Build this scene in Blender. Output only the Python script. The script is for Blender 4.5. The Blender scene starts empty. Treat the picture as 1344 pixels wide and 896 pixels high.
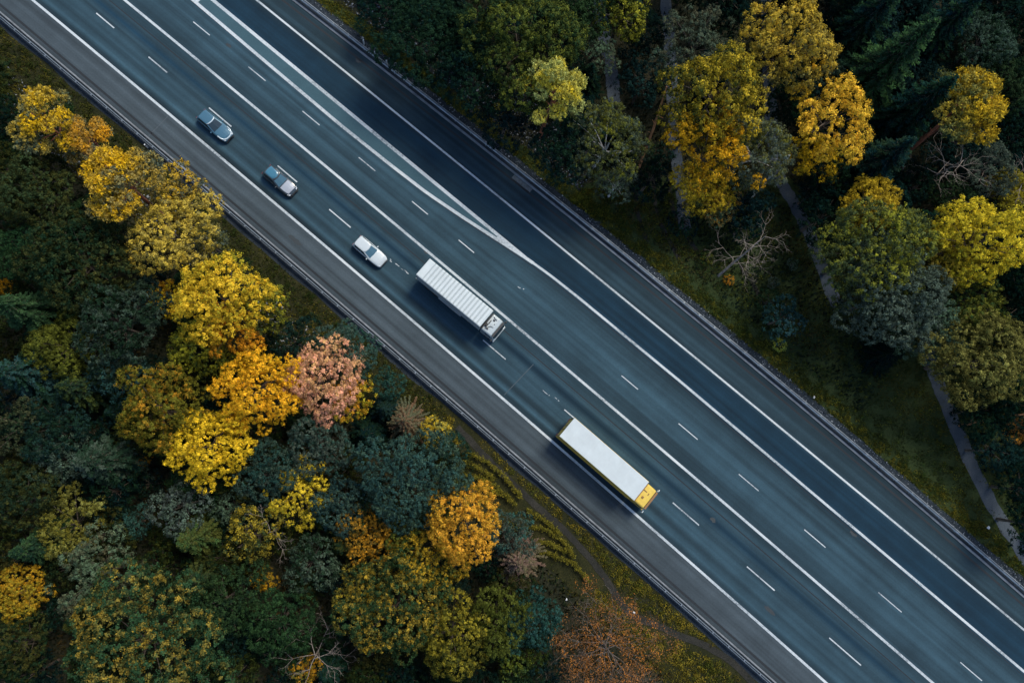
import bpy, bmesh, math, random
import numpy as np
from mathutils import Vector, Matrix

random.seed(7)
S = bpy.context.scene
COL = S.collection
PI = math.pi

# ------------------------------------------------------------------ camera
F, H = 950.0, 89.0
CX, CY = 672.0, 448.0
ND = Vector((583 - CX, -(580 - CY), -F)).normalized()
R = ND.rotation_difference(Vector((0, 0, -1))).to_matrix()
RT = R.transposed()


def at(px, py, z=0.0):
    d = R @ Vector((px - CX, CY - py, -F))
    t = (z - H) / d.z
    return Vector((d.x * t, d.y * t, z))


def depth(p):
    return -(RT @ (Vector(p) - Vector((0, 0, H)))).z


def pix(p):
    q = RT @ (Vector(p) - Vector((0, 0, H)))
    return (CX + F * q.x / -q.z, CY - F * q.y / -q.z)


cam = bpy.data.cameras.new("camera")
co = bpy.data.objects.new("camera", cam)
COL.objects.link(co)
co.matrix_world = Matrix.Translation((0, 0, H)) @ R.to_4x4()
cam.sensor_width = 36
cam.lens = F / 1344 * 36
cam.clip_end = 3000
cam.clip_start = 1
S.camera = co

# ------------------------------------------------------------------ light
SUN_AZ, SUN_EL = math.radians(42), math.radians(55)
w = bpy.data.worlds.new("World")
S.world = w
w.use_nodes = True
nt = w.node_tree
sky = nt.nodes.new("ShaderNodeTexSky")
sky.sky_type = 'NISHITA'
sky.sun_disc = False
sky.sun_elevation = SUN_EL
sky.sun_rotation = SUN_AZ
sky.air_density = 1.0
sky.dust_density = 1.0
sky.ozone_density = 1.5
bg = nt.nodes["Background"]
nt.links.new(sky.outputs[0], bg.inputs[0])
bg.inputs[1].default_value = 0.085
sl = bpy.data.lights.new("sun", 'SUN')
sl.energy = 1.5
sl.angle = math.radians(21)
sl.color = (1.0, 0.92, 0.76)
so = bpy.data.objects.new("sun", sl)
COL.objects.link(so)
sd = Vector((math.sin(SUN_AZ) * math.cos(SUN_EL), math.cos(SUN_AZ) * math.cos(SUN_EL), math.sin(SUN_EL)))
so.rotation_euler = (-sd).to_track_quat('-Z', 'Y').to_euler()
so.location = (40, 50, 120)
S.view_settings.view_transform = 'Standard'
S.view_settings.look = 'None'
S.view_settings.gamma = 1
S.view_settings.exposure = 1.1
S.render.engine = 'CYCLES'
S.cycles.max_bounces = 5
S.cycles.diffuse_bounces = 3
S.cycles.transmission_bounces = 2
S.cycles.transparent_max_bounces = 4


# ------------------------------------------------------------------ tags
def tag(o, label=None, cat=None, group=None, kind=None):
    if label: o["label"] = label
    if cat: o["category"] = cat
    if group: o["group"] = group
    if kind: o["kind"] = kind
    return o


def empty(name, loc, rz=0.0):
    o = bpy.data.objects.new(name, None)
    COL.objects.link(o)
    o.location = loc
    o.rotation_euler = (0, 0, rz)
    o.empty_display_size = 0.5
    return o


# ------------------------------------------------------------------ materials
def nodes(name):
    m = bpy.data.materials.new(name)
    m.use_nodes = True
    t = m.node_tree
    return m, t, t.nodes, t.links, t.nodes["Principled BSDF"]


def N(t, typ, **kw):
    n = t.nodes.new(typ)
    for k, v in kw.items():
        if k in n.inputs:
            n.inputs[k].default_value = v
        else:
            setattr(n, k, v)
    return n


def ramp(t, stops, interp='LINEAR'):
    n = t.nodes.new("ShaderNodeValToRGB")
    n.color_ramp.interpolation = interp
    e = n.color_ramp.elements
    while len(e) < len(stops):
        e.new(0.5)
    for i, (p, c) in enumerate(stops):
        e[i].position = p
        e[i].color = (*c, 1) if len(c) == 3 else c
    return n


def paint(name, col, rough=0.4, metal=0.0, var=0.15, scale=3.0, spec=0.5, coat=0.0):
    m, t, n, l, b = nodes(name)
    tc = N(t, "ShaderNodeTexCoord")
    no = N(t, "ShaderNodeTexNoise", Scale=scale, Detail=6.0, Roughness=0.65)
    l.new(tc.outputs["Object"], no.inputs["Vector"])
    lo = tuple(c * (1 - var) for c in col)
    hi = tuple(min(1, c * (1 + var * .6)) for c in col)
    r = ramp(t, [(0.3, lo), (0.7, hi)])
    l.new(no.outputs["Fac"], r.inputs[0])
    l.new(r.outputs[0], b.inputs["Base Color"])
    b.inputs["Roughness"].default_value = rough
    b.inputs["Metallic"].default_value = metal
    b.inputs["Specular IOR Level"].default_value = spec
    b.inputs["Coat Weight"].default_value = coat
    return m


def foliage(name, transl=0.3):
    """leaf colour: object colour, with patches of the object's 'accent' colour and leaf to leaf variation"""
    m = bpy.data.materials.new(name)
    m.use_nodes = True
    t = m.node_tree
    l = t.links
    t.nodes.remove(t.nodes["Principled BSDF"])
    out = t.nodes["Material Output"]
    oi = N(t, "ShaderNodeObjectInfo")
    acc = N(t, "ShaderNodeAttribute", attribute_type='OBJECT', attribute_name="accent")
    pa = N(t, "ShaderNodeAttribute", attribute_type='GEOMETRY', attribute_name="patch")
    ti = N(t, "ShaderNodeAttribute", attribute_type='GEOMETRY', attribute_name="tint")
    # factor = clamp((patch - (1-alpha)) / .3 + .5)
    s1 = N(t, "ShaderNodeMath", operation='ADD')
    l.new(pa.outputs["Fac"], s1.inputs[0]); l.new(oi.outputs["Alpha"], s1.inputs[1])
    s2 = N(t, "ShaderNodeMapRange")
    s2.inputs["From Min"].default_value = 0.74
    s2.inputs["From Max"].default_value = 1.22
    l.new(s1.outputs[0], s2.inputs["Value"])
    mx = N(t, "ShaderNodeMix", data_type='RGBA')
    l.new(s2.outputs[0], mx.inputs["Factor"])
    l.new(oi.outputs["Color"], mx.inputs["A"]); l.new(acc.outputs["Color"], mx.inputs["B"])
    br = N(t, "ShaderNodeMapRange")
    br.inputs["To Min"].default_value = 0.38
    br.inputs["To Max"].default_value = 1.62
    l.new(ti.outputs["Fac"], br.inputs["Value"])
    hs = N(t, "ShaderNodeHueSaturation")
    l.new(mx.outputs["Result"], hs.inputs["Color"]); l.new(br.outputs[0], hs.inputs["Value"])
    d = N(t, "ShaderNodeBsdfDiffuse"); tr = N(t, "ShaderNodeBsdfTranslucent")
    l.new(hs.outputs[0], d.inputs[0]); l.new(hs.outputs[0], tr.inputs[0])
    ms = N(t, "ShaderNodeMixShader", Fac=transl)
    l.new(d.outputs[0], ms.inputs[1]); l.new(tr.outputs[0], ms.inputs[2])
    l.new(ms.outputs[0], out.inputs[0])
    return m


def bark(name, base, dark, scale=(6, 6, 1.2), lo=.42, hi=.6):
    m, t, n, l, b = nodes(name)
    tc = N(t, "ShaderNodeTexCoord")
    mp = N(t, "ShaderNodeMapping"); mp.inputs["Scale"].default_value = scale
    no = N(t, "ShaderNodeTexNoise", Scale=1.0, Detail=5.0, Roughness=.7)
    l.new(tc.outputs["Object"], mp.inputs[0]); l.new(mp.outputs[0], no.inputs["Vector"])
    r = ramp(t, [(lo, dark), (hi, base)])
    l.new(no.outputs["Fac"], r.inputs[0]); l.new(r.outputs[0], b.inputs["Base Color"])
    b.inputs["Roughness"].default_value = .9
    return m


def ground_mat(name, stops, scale=0.35, fine=6.0, bump=0.3, rough=1.0):
    m, t, n, l, b = nodes(name)
    tc = N(t, "ShaderNodeTexCoord")
    n1 = N(t, "ShaderNodeTexNoise", Scale=scale, Detail=8.0, Roughness=.7)
    n2 = N(t, "ShaderNodeTexNoise", Scale=fine, Detail=4.0, Roughness=.8)
    l.new(tc.outputs["Object"], n1.inputs["Vector"]); l.new(tc.outputs["Object"], n2.inputs["Vector"])
    mx = N(t, "ShaderNodeMath", operation='MULTIPLY_ADD')
    l.new(n2.outputs["Fac"], mx.inputs[0]); mx.inputs[1].default_value = .55
    a = N(t, "ShaderNodeMath", operation='MULTIPLY'); a.inputs[1].default_value = .45
    l.new(n1.outputs["Fac"], a.inputs[0]); l.new(a.outputs[0], mx.inputs[2])
    r = ramp(t, stops)
    l.new(mx.outputs[0], r.inputs[0]); l.new(r.outputs[0], b.inputs["Base Color"])
    b.inputs["Roughness"].default_value = rough
    b.inputs["Specular IOR Level"].default_value = .15
    bp = N(t, "ShaderNodeBump", Strength=bump, Distance=.2)
    l.new(n2.outputs["Fac"], bp.inputs["Height"]); l.new(bp.outputs[0], b.inputs["Normal"])
    return m


M = {}
M['leaf'] = foliage("foliage", .3)
M['needle'] = foliage("needles", .12)
M['bark'] = bark("bark_brown", (.14, .105, .08), (.05, .04, .03))
M['bark_red'] = bark("bark_red", (.40, .14, .07), (.18, .07, .04))
M['bark_white'] = bark("bark_white", (.62, .60, .56), (.05, .045, .04), (2, 2, 5), .40, .48)
M['bark_dead'] = bark("bark_dead", (.34, .29, .24), (.15, .12, .10))
M['bark_orange'] = bark("bark_orange", (.62, .28, .11), (.35, .15, .07))
M['white_paint'] = paint("white_vehicle_paint", (.55, .61, .61), .35, coat=.3, var=.08, scale=.8)
M['white_roof'] = paint("white_roof_sheet", (.50, .56, .57), .55, var=.09, scale=.8)
M['cream'] = paint("cab_paint", (.44, .50, .51), .3, coat=.4, var=.1)
M['yellow_paint'] = paint("yellow_vehicle_paint", (.82, .56, .05), .35, coat=.3, var=.15, scale=.8)
M['yellow_cab'] = paint("yellow_cab_paint", (.74, .52, .08), .3, coat=.4, var=.12)
M['orange_trim'] = paint("orange_trim", (.26, .13, .04), .5)
M['seam_grey'] = paint('grey_roof_seam', (.40, .455, .47), .6)
M['dark_car'] = paint('dark_car_paint', (.035, .05, .06), .25, coat=.8, var=.05)
M['black'] = paint("black_plastic", (.02, .022, .025), .5)
M['rubber'] = paint("tyre_rubber", (.02, .02, .02), .85)
M['chassis'] = paint("chassis_steel", (.05, .05, .055), .6)
M['alloy'] = paint("alloy", (.5, .5, .52), .3, metal=.9)
M['glass'] = paint("dark_glass", (.018, .035, .045), .06, spec=.9, var=.05)
M['glass_blue'] = paint("blue_glass", (.06, .14, .19), .08, spec=.9, var=.05)
M['lamp'] = paint("lamp_lens", (.75, .78, .8), .1, spec=.9)
M['red_lamp'] = paint("red_lamp_lens", (.35, .02, .015), .15)
M['blue_car'] = paint("blue_car_paint", (.06, .155, .22), .25, metal=.15, coat=.8, var=.06)
M['blue_car_trim'] = paint("pale_car_trim", (.58, .68, .72), .25, metal=.1, coat=.6, var=.05)
M['silver_car'] = paint("silver_car_paint", (.40, .43, .47), .25, metal=.15, coat=.8, var=.05)
M['blue_roof'] = paint("blue_roof_panel", (.045, .17, .25), .2, coat=.8, var=.05)
M['white_car'] = paint("white_car_paint", (.54, .60, .61), .25, coat=.8, var=.04)
M['galv'] = paint("galvanised_steel", (.22, .26, .30), .45, metal=.35, var=.3, scale=1.5)
M['galv_light'] = paint("pale_galvanised_steel", (.36, .41, .46), .45, metal=.3, var=.35, scale=1.2)
M['concrete'] = paint("kerb_concrete", (.20, .22, .24), .9, var=.4, scale=1.0)
M['post_white'] = paint("post_white", (.75, .78, .8), .5)
M['stone'] = paint("stone", (.17, .18, .20), .9, var=.5, scale=8)
M['litter'] = paint("white_litter", (.7, .72, .72), .7)


# ------------------------------------------------------------------ mesh helpers
class MB:
    def __init__(self):
        self.v, self.f, self.m = [], [], []
        self.mi = 0

    def face(self, pts, mi=None):
        b = len(self.v)
        self.v += [tuple(p) for p in pts]
        self.f.append(tuple(range(b, b + len(pts))))
        self.m.append(self.mi if mi is None else mi)

    def box(self, c, s, mi=None, taper=(1, 1)):
        x, y, z = c
        a, b, d = s[0] / 2, s[1] / 2, s[2] / 2
        tx, ty = taper
        k = len(self.v)
        self.v += [(x - a, y - b, z - d), (x + a, y - b, z - d), (x + a, y + b, z - d), (x - a, y + b, z - d),
                   (x - a * tx, y - b * ty, z + d), (x + a * tx, y - b * ty, z + d), (x + a * tx, y + b * ty, z + d), (x - a * tx, y + b * ty, z + d)]
        for q in ((0, 3, 2, 1), (4, 5, 6, 7), (0, 1, 5, 4), (1, 2, 6, 5), (2, 3, 7, 6), (3, 0, 4, 7)):
            self.f.append(tuple(k + i for i in q))
            self.m.append(self.mi if mi is None else mi)

    def tube(self, pts, rads, n=7, cap=True):
        pts = [Vector(p) for p in pts]
        rings = []
        for i, p in enumerate(pts):
            d = (pts[min(i + 1, len(pts) - 1)] - pts[max(i - 1, 0)]).normalized()
            a = d.orthogonal().normalized()
            if abs(d.z) < .999:
                a = d.cross(Vector((0, 0, 1))).normalized()
            b = d.cross(a)
            k = len(self.v)
            for j in range(n):
                q = p + (a * math.cos(2 * PI * j / n) + b * math.sin(2 * PI * j / n)) * rads[i]
                self.v.append(tuple(q))
            rings.append(k)
        for i in range(len(rings) - 1):
            for j in range(n):
                self.f.append((rings[i] + j, rings[i] + (j + 1) % n, rings[i + 1] + (j + 1) % n, rings[i + 1] + j))
                self.m.append(self.mi)
        if cap:
            self.f.append(tuple(rings[-1] + j for j in range(n))); self.m.append(self.mi)
            self.f.append(tuple(rings[0] + j for j in reversed(range(n)))); self.m.append(self.mi)

    def cyl(self, c, r, h, axis='y', n=20):
        c = Vector(c)
        d = {'x': Vector((1, 0, 0)), 'y': Vector((0, 1, 0)), 'z': Vector((0, 0, 1))}[axis] * (h / 2)
        self.tube([c - d, c + d], [r, r], n)

    def loft(self, rings, cap=True):
        n = len(rings[0])
        ks = []
        for r in rings:
            ks.append(len(self.v))
            self.v += [tuple(p) for p in r]
        for i in range(len(ks) - 1):
            for j in range(n):
                self.f.append((ks[i] + j, ks[i] + (j + 1) % n, ks[i + 1] + (j + 1) % n, ks[i + 1] + j))
                self.m.append(self.mi)
        if cap:
            self.f.append(tuple(ks[0] + j for j in reversed(range(n)))); self.m.append(self.mi)
            self.f.append(tuple(ks[-1] + j for j in range(n))); self.m.append(self.mi)

    def mesh(self, name, mats, bevel=0.0, smooth=False):
        me = bpy.data.meshes.new(name)
        me.from_pydata(self.v, [], self.f)
        for m in (mats if isinstance(mats, (list, tuple)) else [mats]):
            me.materials.append(m)
        me.polygons.foreach_set("material_index", self.m)
        bm = bmesh.new()
        bm.from_mesh(me)
        bmesh.ops.remove_doubles(bm, verts=bm.verts, dist=1e-5)
        bmesh.ops.recalc_face_normals(bm, faces=bm.faces)
        if bevel > 0:
            es = [e for e in bm.edges if len(e.link_faces) == 2 and e.calc_face_angle(0) > .5]
            bmesh.ops.bevel(bm, geom=es, offset=bevel, segments=2, affect='EDGES', profile=.6)
        if smooth:
            for f in bm.faces:
                f.smooth = True
        bm.to_mesh(me)
        bm.free()
        return me

    def build(self, name, mats, parent=None, bevel=0.0, smooth=False):
        o = bpy.data.objects.new(name, self.mesh(name, mats, bevel, smooth))
        COL.objects.link(o)
        o.parent = parent
        return o


def np_mesh(name, verts, faces, mat, attrs=None):
    """verts (n,3), faces (m,k) all the same k"""
    me = bpy.data.meshes.new(name)
    nf, k = faces.shape
    me.vertices.add(len(verts))
    me.vertices.foreach_set("co", verts.astype(np.float32).ravel())
    me.loops.add(nf * k)
    me.loops.foreach_set("vertex_index", faces.astype(np.int32).ravel())
    me.polygons.add(nf)
    me.polygons.foreach_set("loop_start", np.arange(0, nf * k, k, dtype=np.int32))
    me.update(calc_edges=True)
    for a, arr in (attrs or {}).items():
        at_ = me.attributes.new(a, 'FLOAT', 'FACE')
        at_.data.foreach_set("value", arr.astype(np.float32))
    me.materials.append(mat)
    return me


# ------------------------------------------------------------------ road frame on the ground
A0, A1 = at(164, 0), at(1224, 896)
UD = (A1 - A0).normalized()
ND2 = Vector((UD.y, -UD.x, 0))       # towards the lower left of the photograph
O0 = at(672, 448)


def un(p):
    d = p - O0
    return d.dot(UD), d.dot(ND2)


def xy(u, n, z=0.0):
    p = O0 + UD * u + ND2 * n
    return Vector((p.x, p.y, z))


ROAD_ANG = math.atan2(UD.y, UD.x)
U0, U1 = -150.0, 150.0


def fit(pts, deg=2):
    q = [un(at(*p)) for p in pts]
    us, ns = np.array([a for a, b in q]), np.array([b for a, b in q])
    c = np.polyfit(us, ns, deg)
    lo, hi = us.min(), us.max()

    def fn(u):
        if u < lo:
            return float(np.polyval(c, lo) + (u - lo) * np.polyval(np.polyder(c), lo))
        if u > hi:
            return float(np.polyval(c, hi) + (u - hi) * np.polyval(np.polyder(c), hi))
        return float(np.polyval(c, u))
    return fn


def poly(pts):
    q = sorted(un(at(*p)) for p in pts)

    def fn(u):
        if u <= q[0][0]: a, b = q[0], q[1]
        elif u >= q[-1][0]: a, b = q[-2], q[-1]
        else:
            for a, b in zip(q, q[1:]):
                if a[0] <= u <= b[0]: break
        return a[1] + (b[1] - a[1]) * (u - a[0]) / (b[0] - a[0])
    return fn


L1 = fit([(45, 0), (221, 152), (400, 300), (448, 341), (751, 600), (896, 728), (1083.5, 896)])
L2 = fit([(164, 0), (320, 129), (448, 236), (523, 300), (665.6, 415.5), (878, 600), (896, 611), (1045, 740), (1224, 896)])
L3up = fit([(253, 0), (448, 165), (590, 277)], 1)
L3lo = fit([(690, 335), (896, 503), (1011, 600), (1344, 880.6)], 1)
L3B = fit([(278, 0), (448, 138), (572, 240), (645.7, 303.8), (690, 338)], 1)
L4 = fit([(336.5, 0), (448, 90), (706, 300), (896, 455.5), (1070, 599), (1344, 826)])
R5 = fit([(394, 0), (448, 43), (588.6, 152), (772, 300), (896, 400), (1046.6, 519), (1135, 598), (1344, 777)])
R0 = fit([(0, 23), (80, 89), (187.5, 182.5), (324, 300), (448, 402), (673, 600), (896, 797), (1013, 896)])
DL = fit([(138.5, 27), (207.5, 85), (289, 154), (376, 229), (446, 287), (649, 459), (747, 542), (900, 673), (999, 758), (1108, 855)])
DR = fit([(265, 37), (337, 97), (408, 155), (481, 216), (551, 273), (611, 324), (827, 501), (903, 565), (983, 633), (1070, 706), (1168, 790), (1273, 880)])


L3 = poly([(253, 0), (350, 82.5), (448, 165), (510, 214.5), (560, 253), (605, 283.5), (646, 310), (670, 325.5), (694, 341), (722, 361), (760, 391), (896, 503), (1011, 600), (1344, 880.6)])
UB = un(at(700, 345))[0]


EDGE_L = lambda u: R0(u) - .45
EDGE_R = lambda u: R5(u) + .45


# --- ground
def sheet(name, pts, z, mat, kind='structure'):
    mb = MB()
    mb.face([(p[0], p[1], z) for p in pts])
    o = mb.build(name, mat)
    tag(o, kind=kind)
    return o


M['floor'] = ground_mat("forest_floor", [(.32, (.006, .008, .006)), (.48, (.018, .022, .012)), (.6, (.045, .04, .024)), (.72, (.09, .07, .04))], .25, 4.0, .6)
M['grassL'] = ground_mat("verge_soil", [(.3, (.007, .010, .005)), (.5, (.022, .024, .009)), (.7, (.06, .052, .018))], .3, 5.0, .5)
M['grassR'] = ground_mat("field_soil", [(.3, (.010, .019, .008)), (.5, (.028, .044, .015)), (.7, (.06, .072, .022))], .2, 5.0, .5)
M['grit'] = ground_mat("gravel_bed", [(.32, (.010, .015, .020)), (.5, (.026, .036, .047)), (.66, (.055, .068, .082))], .5, 9.0, .6)
M['litterbed'] = ground_mat("leaf_litter", [(.36, (.006, .009, .010)), (.52, (.028, .032, .034)), (.62, (.10, .10, .10)), (.72, (.2, .19, .18))], .4, 7.0, .6)
M['pathm'] = ground_mat("path_gravel", [(.3, (.036, .048, .062)), (.5, (.068, .086, .106)), (.7, (.115, .13, .148))], .5, 8.0, .25)
M['mud'] = ground_mat("mud_track", [(.3, (.010, .012, .010)), (.5, (.028, .028, .024)), (.7, (.06, .055, .045))], .5, 6.0, .5)

g = MB()
g.face([(-900, -900, -.06), (900, -900, -.06), (900, 900, -.06), (-900, 900, -.06)])
tag(g.build("ground", M['floor']), kind='structure')


def strip(name, fa, fb, z, mat, u0=U0, u1=U1, step=4.0, jit=0.0, kind='structure'):
    mb = MB()
    us = np.linspace(u0, u1, max(2, int(round((u1 - u0) / step)) + 1))
    rnd = random.Random(3)
    ja = [rnd.uniform(-jit, jit) for _ in us]
    for i in range(len(us) - 1):
        a, b = us[i], us[i + 1]
        mb.face([xy(a, fa(a) + ja[i], z), xy(b, fa(b) + ja[i + 1], z), xy(b, fb(b), z), xy(a, fb(a), z)])
    return tag(mb.build(name, mat), kind=kind)


# left verge, right verge and field
strip("verge", lambda u: R0(u) + 7.5, lambda u: R0(u) - 1, -.03, M['grassL'], jit=1.0)
strip("field", lambda u: R5(u) - (3.2 if u < -8 else 3.2 + min(20, (u + 8) * .9)), lambda u: R5(u) + 1, -.03, M['grassR'], jit=.8)
strip("gravel_shoulder", lambda u: R0(u) + .8, lambda u: R0(u) - .5, -.012, M['grit'], jit=.25)
strip("gravel_shoulder", lambda u: R5(u) - 1.35, lambda u: R5(u) + .4, -.012, M['grit'], jit=.25)

# --- asphalt with its own lane coordinates (0 edge, 1 L1, 2 dashes, 3 L2, 4 dashes, 5 L3, 6 L4, 7 edge)
def road_material():
    m, t, n, l, b = nodes("asphalt")
    uv = N(t, "ShaderNodeUVMap", uv_map="lane")
    sp = N(t, "ShaderNodeSeparateXYZ")
    l.new(uv.outputs[0], sp.inputs[0])
    d = N(t, "ShaderNodeMath", operation='DIVIDE'); d.inputs[1].default_value = 7.0
    l.new(sp.outputs["X"], d.inputs[0])

    def c(v, k): return (v * k[0], v * k[1], v * k[2])
    g1 = (.70, .95, 1.12); g2 = (.395, .86, 1.16); g3 = (.15, .63, 1.10)
    st = [(0.0, c(.035, g1)), (.10, c(.058, g1)), (.45, c(.072, g1)), (.93, c(.068, g1)),
          (1.03, c(.040, g2)), (1.16, c(.040, g2)), (1.27, c(.094, g2)), (1.40, c(.060, g2)), (1.52, c(.042, g2)), (1.66, c(.090, g2)), (1.80, c(.070, g2)), (1.97, c(.060, g2)),
          (2.15, c(.080, g2)), (2.36, c(.044, g3)), (2.55, c(.064, g2)), (2.8, c(.050, g2)), (3.0, c(.058, g2)),
          (3.3, c(.054, g2)), (3.6, c(.078, g2)), (4.0, c(.068, g2)), (4.35, c(.078, g2)), (4.8, c(.056, g2)),
          (5.0, c(.048, g3)), (5.25, c(.038, g3)), (5.55, c(.046, g3)), (5.85, c(.040, g3)),
          (6.03, c(.044, g2)), (6.3, c(.052, g2)), (6.62, c(.046, g2)), (6.78, c(.036, g2)), (7.0, c(.030, g2))]
    r = ramp(t, [(p / 7, k) for p, k in st][:32])
    l.new(d.outputs[0], r.inputs[0])
    # streaks along the driving direction
    cb = N(t, "ShaderNodeCombineXYZ")
    k1 = N(t, "ShaderNodeMath", operation='MULTIPLY'); k1.inputs[1].default_value = 4.5
    k2 = N(t, "ShaderNodeMath", operation='MULTIPLY'); k2.inputs[1].default_value = .014
    l.new(sp.outputs["X"], k1.inputs[0]); l.new(sp.outputs["Y"], k2.inputs[0])
    l.new(k1.outputs[0], cb.inputs[0]); l.new(k2.outputs[0], cb.inputs[1])
    n1 = N(t, "ShaderNodeTexNoise", Scale=1.0, Detail=3.0, Roughness=.5)
    l.new(cb.outputs[0], n1.inputs["Vector"])
    # grain and blotches in metres
    tc = N(t, "ShaderNodeTexCoord")
    n2 = N(t, "ShaderNodeTexNoise", Scale=5.0, Detail=6.0, Roughness=.85)
    n3 = N(t, "ShaderNodeTexNoise", Scale=.16, Detail=8.0, Roughness=.68)
    l.new(tc.outputs["Object"], n2.inputs["Vector"]); l.new(tc.outputs["Object"], n3.inputs["Vector"])
    f1 = N(t, "ShaderNodeMapRange"); f1.inputs["From Min"].default_value = .3; f1.inputs["From Max"].default_value = .7
    f1.inputs["To Min"].default_value = .64; f1.inputs["To Max"].default_value = 1.36
    f2 = N(t, "ShaderNodeMapRange"); f2.inputs["From Min"].default_value = .2; f2.inputs["From Max"].default_value = .8
    f2.inputs["To Min"].default_value = .70; f2.inputs["To Max"].default_value = 1.30
    f3 = N(t, "ShaderNodeMapRange"); f3.inputs["From Min"].default_value = .3; f3.inputs["From Max"].default_value = .7
    f3.inputs["To Min"].default_value = .78; f3.inputs["To Max"].default_value = 1.2
    for nn, ff in ((n1, f1), (n2, f2), (n3, f3)):
        l.new(nn.outputs["Fac"], ff.inputs["Value"])
    p1 = N(t, "ShaderNodeMath", operation='MULTIPLY'); p2 = N(t, "ShaderNodeMath", operation='MULTIPLY')
    l.new(f1.outputs[0], p1.inputs[0]); l.new(f2.outputs[0], p1.inputs[1])
    l.new(p1.outputs[0], p2.inputs[0]); l.new(f3.outputs[0], p2.inputs[1])
    vm = N(t, "ShaderNodeVectorMath", operation='SCALE')
    l.new(r.outputs[0], vm.inputs[0]); l.new(p2.outputs[0], vm.inputs["Scale"])
    l.new(vm.outputs[0], b.inputs["Base Color"])
    b.inputs["Roughness"].default_value = .85
    b.inputs["Specular IOR Level"].default_value = .2
    bp = N(t, "ShaderNodeBump", Strength=.15, Distance=.02)
    l.new(n2.outputs["Fac"], bp.inputs["Height"]); l.new(bp.outputs[0], b.inputs["Normal"])
    return m


def build_road():
    cols = [EDGE_L, L1, DL, L2, DR, L3, L4, EDGE_R]
    us = np.arange(U0, U1 + .01, 3.0)
    me = bpy.data.meshes.new("road")
    v, f, uvs = [], [], []
    nc = len(cols)
    for u in us:
        for i, c in enumerate(cols):
            v.append(tuple(xy(u, c(u), 0)))
            uvs.append((i, u))
    for i in range(len(us) - 1):
        for j in range(nc - 1):
            k = i * nc + j
            f.append((k, k + 1, k + nc + 1, k + nc))
    me.from_pydata(v, [], f)
    ul = me.uv_layers.new(name="lane")
    for lp in me.loops:
        ul.data[lp.index].uv = uvs[lp.vertex_index]
    me.materials.append(road_material())
    o = bpy.data.objects.new("road", me)
    COL.objects.link(o)
    if me.polygons[0].normal.z < 0:
        me.flip_normals()
    tag(o, kind='structure')


build_road()

# --- painted markings
def mark_material():
    m, t, n, l, b = nodes("road_paint")
    tc = N(t, "ShaderNodeTexCoord")
    no = N(t, "ShaderNodeTexNoise", Scale=3.5, Detail=7.0, Roughness=.8)
    n2 = N(t, "ShaderNodeTexNoise", Scale=.12, Detail=3.0)
    l.new(tc.outputs["Object"], no.inputs["Vector"]); l.new(tc.outputs["Object"], n2.inputs["Vector"])
    ad = N(t, "ShaderNodeMath", operation='ADD'); l.new(no.outputs["Fac"], ad.inputs[0]); l.new(n2.outputs["Fac"], ad.inputs[1])
    r = ramp(t, [(.38, (.10, .13, .15)), (.455, (.36, .41, .44)), (.56, (.53, .58, .60)), (.66, (.62, .66, .67))])
    md = N(t, "ShaderNodeMath", operation='MULTIPLY'); md.inputs[1].default_value = .5
    l.new(ad.outputs[0], md.inputs[0]); l.new(md.outputs[0], r.inputs[0]); l.new(r.outputs[0], b.inputs["Base Color"])
    b.inputs["Roughness"].default_value = .7
    return m


M['mark'] = mark_material()


def line(name, fn, wd, u0=U0, u1=U1, z=.006):
    return strip(name, lambda u: fn(u) + wd / 2, lambda u: fn(u) - wd / 2, z, M['mark'], u0, u1, 1.5)


line("lane_line", L1, .30)
line("lane_line", L2, .31)
line("lane_line", L3, .40, U0, UB)
line("lane_line", L3, .31, UB, U1)
UT = un(at(262, 0))[0]
line("lane_line", L3B, .42, UT - .2, UB - 1.2, .009)
line("lane_line", L4, .25)
# gore wedge: wide solid tip where the two lines meet and the paler asphalt between them
UG = un(at(640, 302))[0]
UG = un(at(652, 311))[0]
M['mark_worn'] = paint("worn_road_paint", (.42, .46, .48), .8, var=.35, scale=2.5)
strip("gore_tip", lambda u: L3(u) - .1, lambda u: min(L3(u) - .12, L3B(u) + .1), .0045, M['mark_worn'], UG, UB - 1.4, .5)
M['gore'] = ground_mat("gore_asphalt", [(.3, (.034, .072, .090)), (.5, (.046, .095, .118)), (.7, (.06, .12, .145))], .3, 6.0, .1, .85)
strip("gore_surface", lambda u: L3(u) - .2, lambda u: L3B(u) + .2, .004, M['gore'], UT, UG - .05, 2.0)
mb = MB()
ua = UT
mb.face([xy(ua - .35, L3(ua) + .2, .013), xy(ua + .1, L3(ua) + .2, .013), xy(ua + .1, L3B(ua) - .2, .013), xy(ua - .35, L3B(ua) - .2, .013)])
tag(mb.build("gore_bar", M['mark']), kind='structure')


def dashes(name, segs, fn, wd):
    mb = MB()
    for (x0, y0, x1, y1) in segs:
        a, b = un(at(x0, y0))[0], un(at(x1, y1))[0]
        mb.face([xy(a, fn(a) + wd / 2, .006), xy(b, fn(b) + wd / 2, .006), xy(b, fn(b) - wd / 2, .006), xy(a, fn(a) - wd / 2, .006)])
    tag(mb.build(name, M['mark']), kind='structure')


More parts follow.
